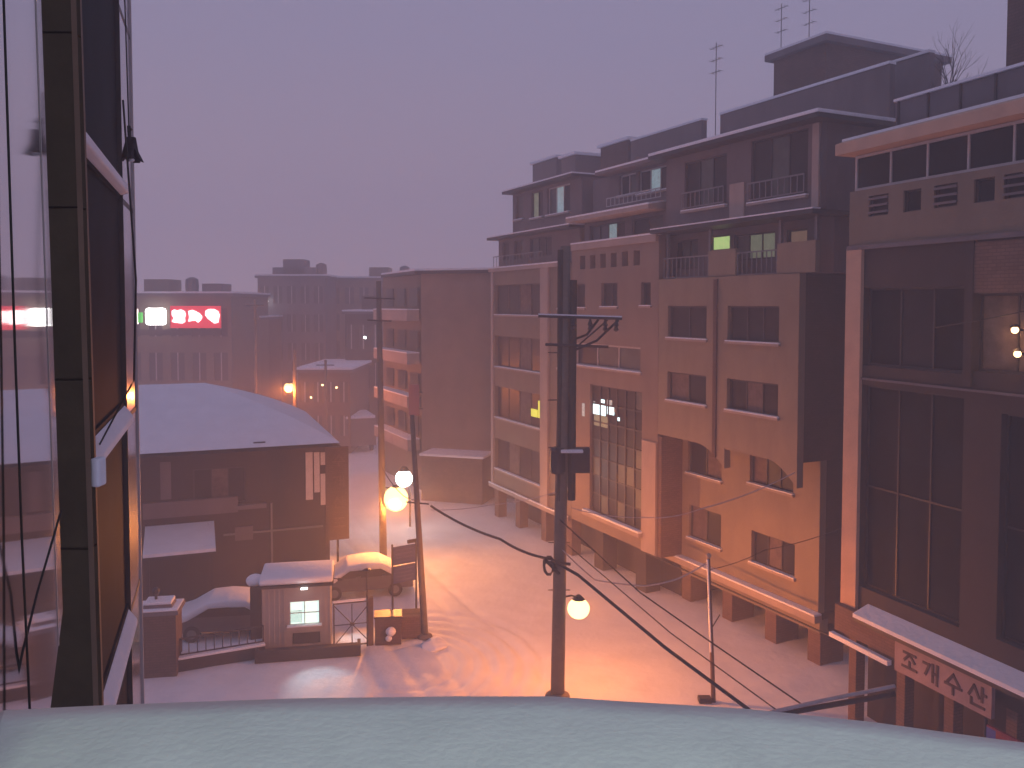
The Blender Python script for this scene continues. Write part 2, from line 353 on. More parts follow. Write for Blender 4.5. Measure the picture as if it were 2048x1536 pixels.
# small glowing rectangles between the glazing bars, standing in for a reflection in the glass
def litp(px0, py0, px1, py1, m_, d=.135, fr=R, parent=b, oxx=ox, nm='reflection_pane'):
    a, z_1 = fr.p(px0, py0, d); c, z_0 = fr.p(px1, py1, d)
    _, zm = fr.p(px0, py1, d)
    MB(oxx).box(a, c, d, d+.012, min(zm, z_0), z_1).build(nm, m_, parent)
litp(1186, 806, 1211, 827, lit_white); litp(1214, 812, 1228, 828, lit_white); litp(1176, 800, 1190, 806, lit_cyan); litp(1200, 798, 1209, 805, lit_white); litp(1214, 799, 1224, 809, lit_cyan); litp(1233, 834, 1239, 841, lit_white); litp(1164, 806, 1169, 832, lit_cyan, d=-.02); litp(1188, 828, 1216, 850, lit_pale); litp(1226, 817, 1231, 823, lit_tan)
MB(ox).box(11.2, 16.1, -.30, -.01, 2.62, 2.78).build('ledge', pale, b); MB(ox).box(11.2, 16.1, -.30, -.01, 2.784, 2.88).build('ledge_snow', snow, b, bevel=.02)
MB(ox).box(9.7, 17.0, -.12, -.003, 15.75, 16.05).build('parapet_cap', pale, b); MB(ox).box(9.7, 17.0, -.14, .33, 16.06, 16.13).build('parapet_snow', snow, b)
MB(ox).box(9.9, 17, 1.4, 12, 0, 1.98).build('ground_floor', dark_w, b)
for q in (11.6, 15.2): MB(ox).box(q, q+.8, .2, 1.0, 0, 1.98).build('column', dark_w, b)
op = [(10.2, 13.4, 16.2, 17.0), (14.0, 16.4, 16.2, 17.0)]
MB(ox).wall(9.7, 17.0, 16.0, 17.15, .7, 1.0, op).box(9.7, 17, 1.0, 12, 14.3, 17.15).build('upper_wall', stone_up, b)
window(b, ox, 10.2, 13.4, 16.2, 17.0, .8, 4, [glass_bl, glass_bl, lit_cyan, glass], sill=False); window(b, ox, 14.0, 16.4, 16.2, 17.0, .8, 2, [glass, glass_g], sill=False)
MB(ox).prism_x([(-.4, 17.16), (1.2, 17.16), (1.2, 17.62), (-.4, 17.35)], 9.68, 16.85).build('canopy', pale, b)
MB(ox).prism_x([(-.4, 17.352), (1.2, 17.622), (1.2, 17.70), (-.4, 17.43)], 9.68, 16.85).build('canopy_snow', snow, b)
op = [(12.6, 14.0, 18.2, 19.2), (14.2, 16.6, 18.1, 19.2)]
MB(ox).wall(10.2, 17.4, 17.64, 19.3, .9, 1.2, op).box(10.2, 17.4, 1.2, 12, 17.64, 19.3).build('upper_wall', stone_up, b)
window(b, ox, 12.6, 14.0, 18.2, 19.2, 1.0, 2, [glass, glass_g], fm=frame_w); window(b, ox, 14.2, 16.6, 18.1, 19.2, 1.0, 3, [glass, lit_cyan, glass], fm=frame_w)
railing(b, ox, 12.2, 16.6, 17.72, 18.15, .4, 12, frame_w)
MB(ox).box(11.5, 17.4, .2, 12, 19.31, 19.45).build('roof', stone_up, b); MB(ox).box(11.5, 17.4, .2, 12, 19.452, 19.54).build('roof_snow', snow, b)
roof_box(b, ox, 1200, 1255, 297, 4.5, 3, 19.54, brick_rd)
s0, hz = R.p(1262, 283, 4); s1 = R.s(1400, 4)
MB(ox).box(s0, s1, 4, 4.3, 19.55, hz).build('parapet', stone_up, b); MB(ox).box(s0, s1, 3.95, 4.35, hz+.002, hz+.1).build('parapet_snow', snow, b)
# near house ----------------------------------------------------------------
b = thing('apartment_building', 'near pink-beige apartment house with paired square windows, lit orange from the street below', 'building', R.w(17.1, 0), R.rz); ox = 17.1
UP = [(17.75, 20.3, 11.6, 12.96), (21.55, 24.3, 11.6, 12.96), (17.75, 20.3, 8.95, 10.17), (21.55, 24.3, 8.95, 10.17)]
poly_ops = UP
MB(ox).wall(17.1, 25.25, 7.45, 14.1, 0, .3, UP).build('front_wall', stone_a, b)
def lobe(a, c, e):      # rounded skirt that hangs below the overhanging storeys
    pts = [(a, 7.448), (a, 7.40)]
    for k in range(9):
        t = k/8; pts.append((a+(c-a)*.62+(c-a)*.38*t, 7.40-e*(t**1.7)))
    pts += [(c, 7.448)]
    return pts[::-1]
MB(ox).prism_y(lobe(17.1, 21.45, .75), .002, .298).prism_y(lobe(21.5, 25.25, .8), .004, .296).build('scalloped_skirt', stone_a, b)
MB(ox).box(17.11, 25.24, .301, 13, 7.47, 14.09).build('wall', brick_dk, b)
# recessed lower storeys
D1 = 1.15
lo = []
for (pa, pb, pt, pbm) in ((1376, 1447, 872, 945), (1500, 1592, 895, 966), (1378, 1447, 1008, 1074), (1503, 1597, 1060, 1124)):
    sa, ht = R.p(pa, pt, D1); sb = R.s(pb, D1); _, hb = R.p(pa, pbm, D1); lo.append((sa, sb, hb, ht))
MB(ox).wall(17.12, 25.22, 1.95, 7.46, D1, D1+.3, lo).build('lower_wall', stone_a, b)
MB(ox).box(17.12, 25.22, D1+.301, 13, 1.95, 7.45).build('wall', brick_dk, b)
MB(ox).box(16.0-.0, 17.05, -.08, -.004, 2.0, 7.0).build('pilaster', pale, b)
MB(ox).box(17.12, 17.35, .02, D1-.01, 2.0, 7.3).build('side_fin', brick_br, b)
MB(ox).box(20.78, 20.98, -.07, -.003, 7.0, 14.0).build('drainpipe', brick_rd, b)
MB(ox).box(16.0, 25.4, D1-.35, D1-.004, 1.70, 1.94).build('ledge', pale, b); MB(ox).box(16.0, 25.4, D1-.37, D1-.006, 1.944, 2.02).build('ledge_snow', snow, b, bevel=.02)
MB(ox).box(17.2, 25.2, D1+.1, D1+.5, 1.2, 1.69).build('beam', stone_a, b)
pn = [[glass, glass], [glass, glass], [glass_c, glass], [glass, glass_c, glass]]
for k, q in enumerate(UP): window(b, ox, *q, .14, 2 if k % 2 == 0 else 3, pn[k], fw=.07)
pn = [[glass, glass_c], [glass_c, glass, glass], [glass_c, glass], [glass, glass_c, glass]]
for k, q in enumerate(lo): window(b, ox, *q, D1+.12, 2 if k % 2 == 0 else 3, pn[k], fw=.07)
MB(ox).box(17.3, 25.1, 3.6, 12.5, 0, 1.94).build('ground_floor', dark_w, b)
for q in (17.2, 19.9, 22.4, 24.6): MB(ox).box(q, q+.6, D1+.15, D1+1.3, .0, 1.19).build('column', brick_br, b)
# balcony storey
D2 = .9
def onD(px0, py0, px1, py1, d):
    a, t = R.p(px0, py0, d); c = R.s(px1, d); _, bt = R.p(px0, py1, d); return (a, c, bt, t)
bw = [onD(1342, 483, 1395, 540, D2), onD(1420, 472, 1458, 503, D2), onD(1468, 470, 1548, 522, D2), onD(1574, 460, 1612, 506, D2)]
MB(ox).wall(17.12, 25.9, 14.12, 16.05, D2, D2+.25, bw).box(17.12, 25.9, D2+.26, 13, 14.12, 16.05).build('balcony_wall', stone_up, b)
window(b, ox, *bw[0], D2+.1, 3, [glass, glass_g, glass_g], sill=False); window(b, ox, *bw[1], D2+.1, 1, [lit_green], sill=False)
window(b, ox, *bw[2], D2+.1, 3, [glass_g, lit_pale, lit_pale], sill=False); window(b, ox, *bw[3], D2+.1, 1, [lit_tan], sill=False)
MB(ox).box(20.3, 21.9, .05, .25, 14.12, 15.15).build('balcony_parapet', stone_a, b); MB(ox).box(24.1, 25.9, .05, .25, 14.12, 15.2).build('balcony_parapet', stone_a, b)
railing(b, ox, 17.3, 20.25, 14.13, 15.0, .08, 10); railing(b, ox, 21.95, 24.05, 14.13, 15.0, .08, 8)
for q in (17.2, 20.0, 23.9, 25.6): MB(ox).box(q, q+.12, .3, .42, 14.13, 16.05).build('post', rail_m, b)
MB(ox).box(16.9, 26.15, -.35, 13, 16.06, 16.22).build('eave', dark_m, b); MB(ox).box(16.9, 26.15, -.36, 0.0, 16.222, 16.27).build('eave_snow', snow, b)
tw = [(18.75, 21.35, 16.85, 18.85), (22.7, 25.5, 16.75, 19.05)]
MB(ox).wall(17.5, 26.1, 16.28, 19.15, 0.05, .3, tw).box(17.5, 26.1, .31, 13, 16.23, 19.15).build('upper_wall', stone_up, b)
window(b, ox, *tw[0], .12, 3, [glass, glass_g, glass]); window(b, ox, *tw[1], .12, 3, [glass, glass_g, glass])
railing(b, ox, 18.75, 21.35, 16.95, 17.6, -.12, 9); railing(b, ox, 22.7, 25.5, 16.85, 17.5, -.12, 9)
MB(ox).box(25.75, 26.05, -.02, .04, 16.3, 19.1).build('pilaster', pale, b); MB(ox).box(21.6, 22.4, -.02, .04, 16.3, 17.6).build('pilaster', pale, b)
MB(ox).box(17.0, 26.5, -.55, 13, 19.16, 19.32).build('roof', dark_m, b); MB(ox).box(17.0, 26.5, -.55, 13, 19.322, 19.45).build('roof_snow', snow, b, bevel=.02)
# roof terrace parapets rising behind the eave
s0, h0 = R.p(1500, 212, 3.0); s1 = 26.3
MB(ox).box(17.4, s1, 3, 3.25, 19.46, h0).build('parapet', stone_up, b); MB(ox).box(17.4, s1, 2.95, 3.3, h0+.002, h0+.1).build('parapet_snow', snow, b)
s0, h1_ = R.p(1560, 195, 5.0)
MB(ox).box(18.4, 26.3, 5, 5.25, 19.46, h1_).build('parapet', grey_w, b); MB(ox).box(18.4, 26.3, 4.95, 5.3, h1_+.002, h1_+.1).build('parapet_snow', snow, b)
# water tank house
dd = 7.0; s0, hz = R.p(1548, 118, dd); s1, hz2 = R.p(1652, 90, dd)
hz = (hz+hz2)/2
q = MB(ox).box(s0, s1, dd, dd+7.5, 19.46, hz).build('water_tank_house', brick_rd, b)
MB(ox).box(s0-.3, s1+.3, dd-.3, dd+7.8, hz+.003, hz+.28).build('roof_slab', grey_w, q); MB(ox).box(s0-.3, s1+.3, dd-.3, dd+7.8, hz+.284, hz+.38).build('roof_snow', snow, q)
TANK = (s0, s1, dd, hz+.38)
# antennas
def antenna(s, d, z0, z1, label, n):
    p = R.w(s, d, z0); a = thing('tv_antenna', label, 'antenna', p, R.rz, 'aerials on the apartment roofs')
    L = z1-z0
    MB().tube([(0, 0, 0), (0, 0, L)], .022, 5).build('mast', rail_m, a)
    for k in range(n):
        z = L-.2-k*.55; m = MB().tube([(-.42+.06*k, 0, z), (.42-.06*k, 0, z)], .014, 4)
        for j in range(4):
            x = -.3+.2*j; m.tube([(x, -.16, z), (x, .16, z)], .010, 4)
        m.build('crossbar', rail_m, a)
s_, h_ = R.p(1424, 250, 3.2); _, ht = R.p(1424, 85, 3.2); antenna(s_, 3.4, 19.4, ht, 'tall thin TV aerial on the roof left of the tank house', 3)
s_, _ = R.p(1562, 100, 8); _, ht = R.p(1562, 8, 8); antenna(s_, 8, TANK[3], ht, 'left of two TV aerials standing on the tank house roof', 3)
s_, _ = R.p(1618, 80, 8); _, ht = R.p(1618, -10, 8); antenna(s_, 8, TANK[3], ht, 'right of two TV aerials standing on the tank house roof', 3)
# ------------------------------------------------------------------ dark building at the right edge
A = Frame((10.3, 26.0), (.354, -.935)); AL = 12.0
b = thing('corner_building', 'dark glazed corner building at the right edge with an eave tinted lamplight orange', 'building', A.w(0, 0), A.rz)
sm = [(.8, 1.55), (2.1, 2.72), (3.15, 3.9), (4.4, 5.0), (5.25, 6.0), (6.6, 7.3)]
wops = [(a, c, 15.6, 16.2) for a, c in sm]+[(.62, 4.2, 11.2, 13.5), (.62, 4.2, 4.5, 10.6), (4.45, 6.6, 11.3, 13.3), (5.3, 8, 4.6, 10.3)]
MB().wall(0, AL, 3.0, 16.4, 0, .4, wops).build('front_wall', dark_w, b)
MB().wall(0.02, AL, 14.75, 16.42, -.06, -.003, [(a, c, 15.6, 16.2) for a, c in sm]).build('attic_band', stone_b, b)
MB().box(-.02, .6, -.12, -.004, 3.0, 14.7).build('edge_strip', orange_w, b)
MB().box(4.2, 4.45, -.08, -.003, 10.9, 14.7).build('pier', dark_w, b); MB().box(4.45, 7.0, -.05, -.003, 13.3, 14.6).build('wall_panel', brick_br, b)
MB().box(0, AL, -.13, -.065, 14.65, 14.78).build('band', grey_w, b); MB().box(.62, AL, -.08, -.003, 10.77, 10.83).build('band', grey_w, b)
MB().box(0, AL, .41, 9, 3, 16.4).build('wall', dark_w, b)
for k, (a, c) in enumerate(sm):
    window(b, 0, a, c, 15.6, 16.2, .06, 1, [glass_a], sill=False, fw=.04)
    if k % 2 == 0:
        for j in range(3): MB().box(a, c, -.10, -.05, 15.68+.2*j, 15.74+.2*j).build('louvre', grey_w, b)
window(b, 0, .62, 4.2, 11.2, 13.5, .2, 3, [glass_a, glass, glass_a], sill=False); window(b, 0, .62, 4.2, 4.5, 10.6, .2, 3, [glass_a], fm=dark_m, sill=False, rows=2)
window(b, 0, 4.45, 6.6, 11.3, 13.3, .2, 2, [lit_tan if False else glass_c, glass_c], sill=False); window(b, 0, 5.3, 8, 4.6, 10.3, .2, 2, [glass_a], sill=False, rows=2, fm=dark_m)
# glazed strip below the eave
op = [(.12, .85), (.95, 1.35), (1.45, 3.2), (3.35, 4.2), (4.4, 5.3), (5.4, 7.5), (7.7, 9.5)]
window(b, 0, .05, AL, 16.44, 17.5, .1, 9, [glass_a, glass_a, glass_a, glass_a], fm=frame_w, sill=False, fw=.08)
MB().box(.05, AL, .4, 9, 16.42, 17.5).build('wall', dark_w, b)
MB().prism_x([(-.45, 17.52), (.9, 17.52), (.9, 18.25), (-.2, 17.95), (-.45, 17.85)], -.2, AL).build('eave', orange_w, b)
MB().prism_x([(-.2, 17.955), (.9, 18.255), (.9, 18.33), (-.2, 18.03)], -.2, AL).build('eave_snow', snow, b)
s0, hz = A.p(1792, 205, 1.2); 
MB().box(s0, AL, 1.2, 9, 17.55, hz).build('attic_wall', grey_w, b); MB().box(s0, AL, 1.1, 1.5, hz+.003, hz+.08).build('attic_snow', snow, b)
for k in range(6): MB().box(s0+.1+k*1.1, s0+.16+k*1.1, 1.15, 1.197, 18.0, hz).build('joint_strip', dark_m, b)
s0, h0 = A.p(2012, 130, 3.2); _, h1_ = A.p(2012, -60, 3.2)
MB().box(s0, s0+4, 3.2, 8, 18, h1_).build('stair_tower', brick_rd, b)
# ground floor shop front: awning, sign, piers
MB().box(0, AL, 1.0, 8, 0, 2.98).build('shop_front', dark_w, b)
for q in (.2, 2.1, 3.75, 5.6): MB().box(q, q+.3, .05, .4, 0, 2.98).build('pier', brick_br, b)
MB().box(0, 2.4, -.35, -.13, 3.0, 3.8).build('fascia_panel', brick_br, b)
MB().box(-.05, 2.3, -.52, -.36, 2.78, 2.92).build('ledge_snow', snow, b)
MB().prism_x([(-.55, 3.62), (0, 3.70), (0, 3.95), (-.55, 3.74)], 1.0, AL).build('awning', dark_m, b)
MB().prism_x([(-.58, 3.745), (-.004, 3.955), (-.004, 4.07), (-.58, 3.86)], 1.0, AL).build('awning_snow', snow, b)
# shop sign with four dark characters
sg = thing('shop_sign', 'faded pink shop sign with dark Korean lettering under the snowy awning', 'sign', A.w(2.45, -.4, 2.72), A.rz)
MB().box(0, 3.1, 0, .12, 0, .86).build('board', sign_pk, sg)
# strokes per character in a unit square (x0,z0,x1,z1)
CH = {'jo': [(.15,.9,.85,.9),(.5,.88,.2,.55),(.5,.88,.8,.55),(.5,.5,.5,.25),(.08,.2,.92,.2)],
      'gae': [(.08,.85,.42,.85),(.42,.85,.2,.35),(.62,.92,.62,.12),(.88,.95,.88,.05),(.62,.52,.88,.52)],
      'su': [(.5,.92,.18,.52),(.5,.92,.82,.52),(.06,.40,.94,.40),(.5,.4,.5,.03)],
      'san': [(.34,.92,.08,.45),(.34,.92,.6,.45),(.76,.95,.76,.35),(.76,.66,.95,.66),(.2,.3,.2,.06),(.2,.06,.85,.06)]}
def glyph(strokes, x, z, sz, th, y0, y1):
    m = MB()
    for (a, c, e, f) in strokes:
        p0 = Vector((x+a*sz, z+c*sz)); p1 = Vector((x+e*sz, z+f*sz)); t = (p1-p0).normalized()*th*.5; n_ = Vector((-t.y, t.x))
        pl = [p0-t-n_, p1+t-n_, p1+t+n_, p0-t+n_]
        m.prism_y([tuple(v) for v in pl], y0, y1)
    return m
for k, c in enumerate(('jo', 'gae', 'su', 'san')):
    glyph(CH[c], .25+.72*k, .14, .56, .07, -.02, -.002).build('character', sign_dk, sg)
# small red and blue board at the far lower right
tmp = A.w(5.9, -1.0, 0)
sg = thing('street_banner', 'small red and blue banner board on a post in the lower right corner', 'sign', tmp, A.rz)
MB().tube([(0, 0, 0), (0, 0, 3.0)], .04, 6).build('post', dark_m, sg)
MB().box(.05, 1.4, -.03, .03, 2.1, 2.9).build('board', red_s, sg); MB().box(.05, .3, -.035, -.031, 2.2, 2.85).build('stripe', blue_s, sg)
# two warm wall lamps
for k, (px, py, lab) in enumerate(((2030, 660, 'upper of two small warm lamps on the dark corner building'), (2035, 708, 'lower of two small warm lamps on the dark corner building'))):
    s_, h_ = A.p(px, py, -.25)
    l = thing('wall_lamp', lab, 'lamp', A.w(s_, -.25, h_), A.rz, 'warm lamps on the corner building')
    MB().sphere((0, 0, 0), .085, 1).build('bulb', sodium_s, l, smooth=True); MB().box(-.03, .03, .07, .25, -.03, .03).build('bracket', dark_m, l); MB().lathe((0, 0, .07), [(.12, 0), (.05, .07)], 10).build('cap', dark_m, l)
    if k == 0:
        L = bpy.data.lights.new('wall_lamp_light', 'POINT'); L.energy = 26; L.color = (1, .5, .2); L.shadow_soft_size = .1
        lo_ = bpy.data.objects.new('wall_lamp_light', L); COL.objects.link(lo_); lo_.parent = l; lo_.location = (.0, -.22, -.15)
# bare tree behind the roof edge
def bare_tree(base, hgt, label, seed, spread=.55):
    random.seed(seed)
    t = thing('bare_tree', label, 'tree', base)
    tr = MB(); br = MB()
    def grow(p, d, L, r, lv):
        q = p+d*L; (tr if lv == 0 else br).tube([p, p+d*L*.5+Vector((random.uniform(-.04, .04),)*3)*L, q], r, 6 if lv < 2 else 3, r*.6)
        if lv >= 5: return
        for k in range(3 if lv < 3 else 2):
            nd = (d+Vector((random.uniform(-1, 1), random.uniform(-1, 1), random.uniform(-.15, .6)))*spread).normalized()
            grow(p+d*L*random.uniform(.55, 1), nd, L*random.uniform(.6, .8), r*.55, lv+1)
    grow(Vector((0, 0, 0)), Vector((.05, 0, 1)), hgt*.30, .09, 0)
    tr.build('trunk', bark, t); br.build('crown', bark, t)
s_, h_ = A.p(1885, 45, 6.5); bare_tree(A.w(s_, 6.5, 17.5), (h_-17.5)*1.15, 'bare leafless tree rising behind the grey attic of the corner building', 5)
s_, h_ = A.p(1950, 75, 7.5); bare_tree(A.w(s_, 7.5, 17.5), (h_-17.5)*1.15, 'lower leafless shrub right of the bare rooftop tree', 9, .8)
# ------------------------------------------------------------------ hipped-roof house on the left
EZ = 6.85
c1 = gr(682, 886, EZ); c0 = gr(228, 912, EZ)
Hh = Frame((c0.x, c0.y), (c1.x-c0.x, c1.y-c0.y)); Lf = (c1-c0).length; Wd = 12.0
b = thing('hipped_roof_house', 'dark two-storey house with a broad snow-covered hipped roof', 'house', Hh.w(0, 0), Hh.rz)
ap = 5.6; RH = 2.35; x_l = -3.0
# snow laid roof, gently curved slopes
def hip_mesh(z, over):
    m = MB(); nn = 6; vs = []; fs = []
    rows_ = []
    for i in range(nn+1):
        t = i/nn; hgt = z+RH*(t**.9)+.12*math.sin(math.pi*t)
        a, c, e, f = x_l-over, Lf+over-(ap+over)*t, -over+(Wd/2+over)*t, Wd+over-(Wd/2+over)*t
        rows_.append([(a, e, hgt), (c, e, hgt), (c, f, hgt), (a, f, hgt)])
    vs = [q for r_ in rows_ for q in r_]
    for i in range(nn):
        for k in range(4): fs.append((i*4+k, i*4+(k+1) % 4, (i+1)*4+(k+1) % 4, (i+1)*4+k))
    fs.append((3, 2, 1, 0)); m.add(vs, fs); return m
hip_mesh(EZ-.14, 0).build('roof', dark_m, b)
hip_mesh(EZ+.01, -.04).build('roof_snow', snow, b, smooth=False)
s_, _ = Hh.p(520, 888); MB().box(s_-.25, s_+.25, .3, .4, EZ+.12, EZ+.2).build('snow_guard', dark_m, b)
wx = Hh.s(655, 1.0)
MB().wall(x_l, wx, 0, EZ-.15, 1.0, 1.3, [(3.0, 5.2, 4.3, 5.9)]).box(x_l, wx, 1.31, Wd-1, 0, EZ-.15).build('wall', dark_w, b)
window(b, 0, 3.0, 5.2, 4.3, 5.9, 1.1, 3, [glass, glass_c, glass], sill=False)
# pale plaster strips at the right upper corner
def hp(px, py, d=1.0): return Hh.p(px, py, d)
strips = [(611, 622, 905, 1000), (628, 636, 905, 985), (641, 654, 905, 930), (641, 654, 948, 1010)]
for (p0, p1, t, u) in strips:
    a, zt = hp(p0, t, .95); c = Hh.s(p1, .95); _, zb = hp(p0, u, .95)
    MB().box(a, min(c, wx-.03), .93, .997, zb, min(zt, EZ-.16)).build('plaster_panel', wood_w, b)
a, zt = hp(285, 1008, .8); c = Hh.s(470, .8); _, zb = hp(285, 1040, .8)
MB().box(a, c, .8, .99, zb, zt).build('sign_band', stone_up, b); a2, zt2 = hp(472, 1012, .75); c2 = Hh.s(528, .75)
MB().box(a2, c2, .75, .99, zb+.1, zt2).build('sign_box', grey_w, b)
a, zt = hp(470, 1055, .9); c = Hh.s(500, .9); MB().box(a, c, .9, .99, zt-.6, zt).build('notice_board', stone_up, b)
a, zt = hp(320, 925, .95); c = Hh.s(336, .95); MB().box(a, c, .93, .99, zt-1.6, zt).build('window_blind', stone_up, b)
a, zt = hp(285, 1078, -1.2); c = Hh.s(425, -1.2)
MB().prism_x([(-1.3, 2.75), (.99, 3.35), (.99, 3.45), (-1.3, 2.87)], a, c).build('porch_roof', dark_m, b)
MB().prism_x([(-1.3, 2.874), (.99, 3.454), (.99, 3.60), (-1.3, 3.0)], a, c-.02).build('porch_snow', snow, b)
for q in (a+.1, c-.25): MB().box(q, q+.12, -1.1, -.98, 0, 2.79).build('porch_post', dark_m, b)
MB().box(wx-.18, wx-.02, .90, .997, 0, EZ-.15).build('corner_post', brick_rd, b)
MB().box(wx-2.6, wx-2.52, .9, .997, .2, 4.2).box(wx-4.6, wx-.3, .93, .997, 2.9, 2.98).build('pipe', rail_m, b)
# vertical brown shop sign on the side of the house
p = gr(676, 1072, 0); 
vs_ = thing('vertical_sign', 'tall brown vertical sign with faint characters right of the dark house', 'sign', Hh.w(wx+.15, 2.2, 0), Hh.rz)
MB().box(0, .95, 0, .22, 1.9, 6.3).build('board', brick_rd, vs_); MB().box(.4, .5, .24, .3, 0, 6.0).build('post', dark_m, vs_)
for k, c in enumerate(('su', 'gae', 'san', 'jo')):
    glyph(CH[c], .2, 5.4-1.0*k, .58, .07, -.03, -.003).build('character', brick_br, vs_)
# ------------------------------------------------------------------ gate booth, pillar, low wall, planter
BF = Frame(tuple(gr(525, 1310)[:2]), tuple((gr(662, 1300)-gr(525, 1310))[:2])); BL = (gr(662, 1300)-gr(525, 1310)).length
b = thing('parking_booth', 'small ribbed parking booth with a lit window and thick snow on its roof', 'booth', BF.w(0, 0), BF.rz)
_, bt = BF.p(560, 1172); bt -= .05
a, z1_ = BF.p(578, 1203); c = BF.s(634); _, z0_ = BF.p(578, 1252)
MB().wall(0, BL, .25, bt, 0, .08, [(a, c, z0_, z1_), (a+.1, c, .3, z0_-.28)]).box(0, .08, .081, 1.9, .25, bt).box(BL-.08, BL, .081, 1.9, .25, bt).box(.081, BL-.081, 1.82, 1.9, .25, bt).build('wall', booth_m, b)
for k in range(14):
    x = .03+k*(BL-.08)/13
    if x+.04 < a or x > c: MB().box(x, x+.045, -.03, -.002, .3, bt-.1).build('rib', booth_m, b)
MB().box(0, BL, 0, 1.9, .05, .24).build('plinth', conc, b)
MB().box(-.12, BL+.12, -.15, 2.05, bt, bt+.1).build('roof', dark_m, b)
MB().box(-.1, BL+.1, -.13, 2.03, bt+.104, bt+.36).build('roof_snow', snow, b, bevel=.08, smooth=True)
ww = window(b, 0, a, c, z0_, z1_, .01, 2, [lit_booth, lit_booth], fm=frame_w, sill=True, fw=.035, rows=2, dep=.05)
MB().box(a+.12, c-.02, .03, .05, .32, z0_-.3).build('door_panel', dark_w, b)
MB().box(a-.05, a+.45, .055, .075, z0_+.1, z0_+.55).build('counter', grey_w, b)
sp_ = bpy.data.lights.new('booth_light', 'SPOT'); sp_.energy = 330; sp_.color = (.75, .95, 1.0); sp_.spot_size = math.radians(50); sp_.spot_blend = .8; sp_.shadow_soft_size = .1
spo = bpy.data.objects.new('booth_light', sp_); COL.objects.link(spo); spo.parent = b
tgt = gr(645, 1368); src = BF.w(BL*.62, -.28, bt-.05); spo.location = (BL*.62, -.28, bt-.05)
dirv = (tgt-src); loc_dir = Vector((dirv.dot(BF.X), dirv.dot(BF.N), dirv.z)); spo.rotation_euler = loc_dir.to_track_quat('-Z', 'Y').to_euler()
MB().box(BL*.62-.12, BL*.62+.12, -.36, -.16, bt-.03, bt-.004).build('floodlight', neon_w, b)
a = thing('booth_side_cabinet', 'dark narrow cabinet with a round snow cap on the left of the parking booth', 'cabinet', BF.w(-.45, .25), BF.rz)
MB().box(0, .4, 0, .9, 0, 2.5).build('cabinet_body', dark_w, a); MB().sphere((.15, .4, 2.62), .34, .7).build('snow_cap', snow, a, smooth=True)
pl = MB(); q0 = BF.w(-.35, -.35); 
a = thing('planter_box', 'long dark planter kerb round the foot of the booth', 'planter', BF.w(-.2, -.75), BF.rz)
MB().box(0, BL+1.3, 0, .12, 0, .42).box(0, .12, .121, .6, 0, .42).box(BL+1.18, BL+1.3, .121, .6, 0, .42).build('edging', dark_w, a); MB().box(.13, BL+1.17, .13, .58, 0, .3).build('soil', bark, a)
# brick gate pillar
pq = gr(318, 1358)
b = thing('gate_pillar', 'stout brick gate pillar with snow on its cap beside the glass wing', 'pillar', (pq.x-.7, pq.y, 0), math.radians(10))
PH = 2.2
MB().box(0, 1.25, 0, 1.0, 0, PH).build('shaft', brick_rd, b); MB().box(-.1, 1.35, -.1, 1.1, PH+.002, PH+.14).box(.15, 1.1, .15, .85, PH+.142, PH+.3).build('cap', grey_w, b)
MB().box(-.08, 1.33, -.08, 1.08, PH+.143, PH+.2).build('cap_snow', snow, b, bevel=.02); MB().box(.17, 1.08, .17, .83, PH+.303, PH+.42).build('top_snow', snow, b, bevel=.03)
MB().tube([(.5, .5, PH+.4), (.5, .5, PH+.6)], .05, 6).sphere((.5, .5, PH+.7), .14, 1, 8, 6).build('lantern', dark_m, b)
# low wall
p0 = gr(355, 1345); p1 = gr(530, 1315); LW = Frame(tuple(p0[:2]), tuple((p1-p0)[:2])); l_ = (p1-p0).length
b = thing('low_wall', 'low dark wall with snow on top between the pillar and the booth', 'wall', LW.w(0, 0), LW.rz)
MB().box(0, l_, 0, .35, 0, .42).build('wall_body', dark_w, b); MB().box(-.02, l_+.02, -.02, .6, .423, .52).build('snow_top', snow, b, bevel=.03)
railing(b, 0, .1, l_, .53, 1.15, .15, 10, dark_m)
# X-braced gate panel
p0 = gr(667, 1298); p1 = gr(742, 1290); GF = Frame(tuple(p0[:2]), tuple((p1-p0)[:2])); l_ = (p1-p0).length
b = thing('metal_gate', 'open metal gate panel with crossed bars right of the booth', 'gate', GF.w(0, 0), GF.rz)
GH = 1.75
MB().box(0, l_, 0, .05, GH-.06, GH).box(0, l_, 0, .05, .05, .1).box(0, .05, 0, .05, .1, GH-.06).build('gate_frame', dark_m, b)
MB().box(l_-.09, l_+.09, -.07, .11, 0, GH+.1).build('gate_post', brick_rd, b)
MB().box(0, l_-.1, -.03, .08, GH+.003, GH+.07).build('snow_strip', snow, b)
cx_, cz_ = l_*.5, GH*.5
for k, (dx, dz) in enumerate(((l_*.47, GH*.43), (l_*.47, -GH*.43), (l_*.47, 0), (0, GH*.44))):
    MB().tube([(cx_-dx, .02+.012*k, cz_-dz), (cx_+dx, .02+.012*k, cz_+dz)], .018, 5).build('bar', dark_m, b)
MB().lathe((cx_, .02, cz_), [(.1, -.02), (.1, .02)], 10).build('hub', dark_m, b)
# thin lamp-like post rising from the gate
b = thing('thin_post', 'thin dark post with a small cap rising from the metal gate', 'post', gr(735, 1292))
MB().tube([(0, 0, 0), (0, 0, 2.9)], .035, 6).build('shaft', dark_m, b); MB().lathe((0, 0, 2.88), [(.05, 0), (.16, .06), (.05, .12)], 10).build('cap', dark_m, b)
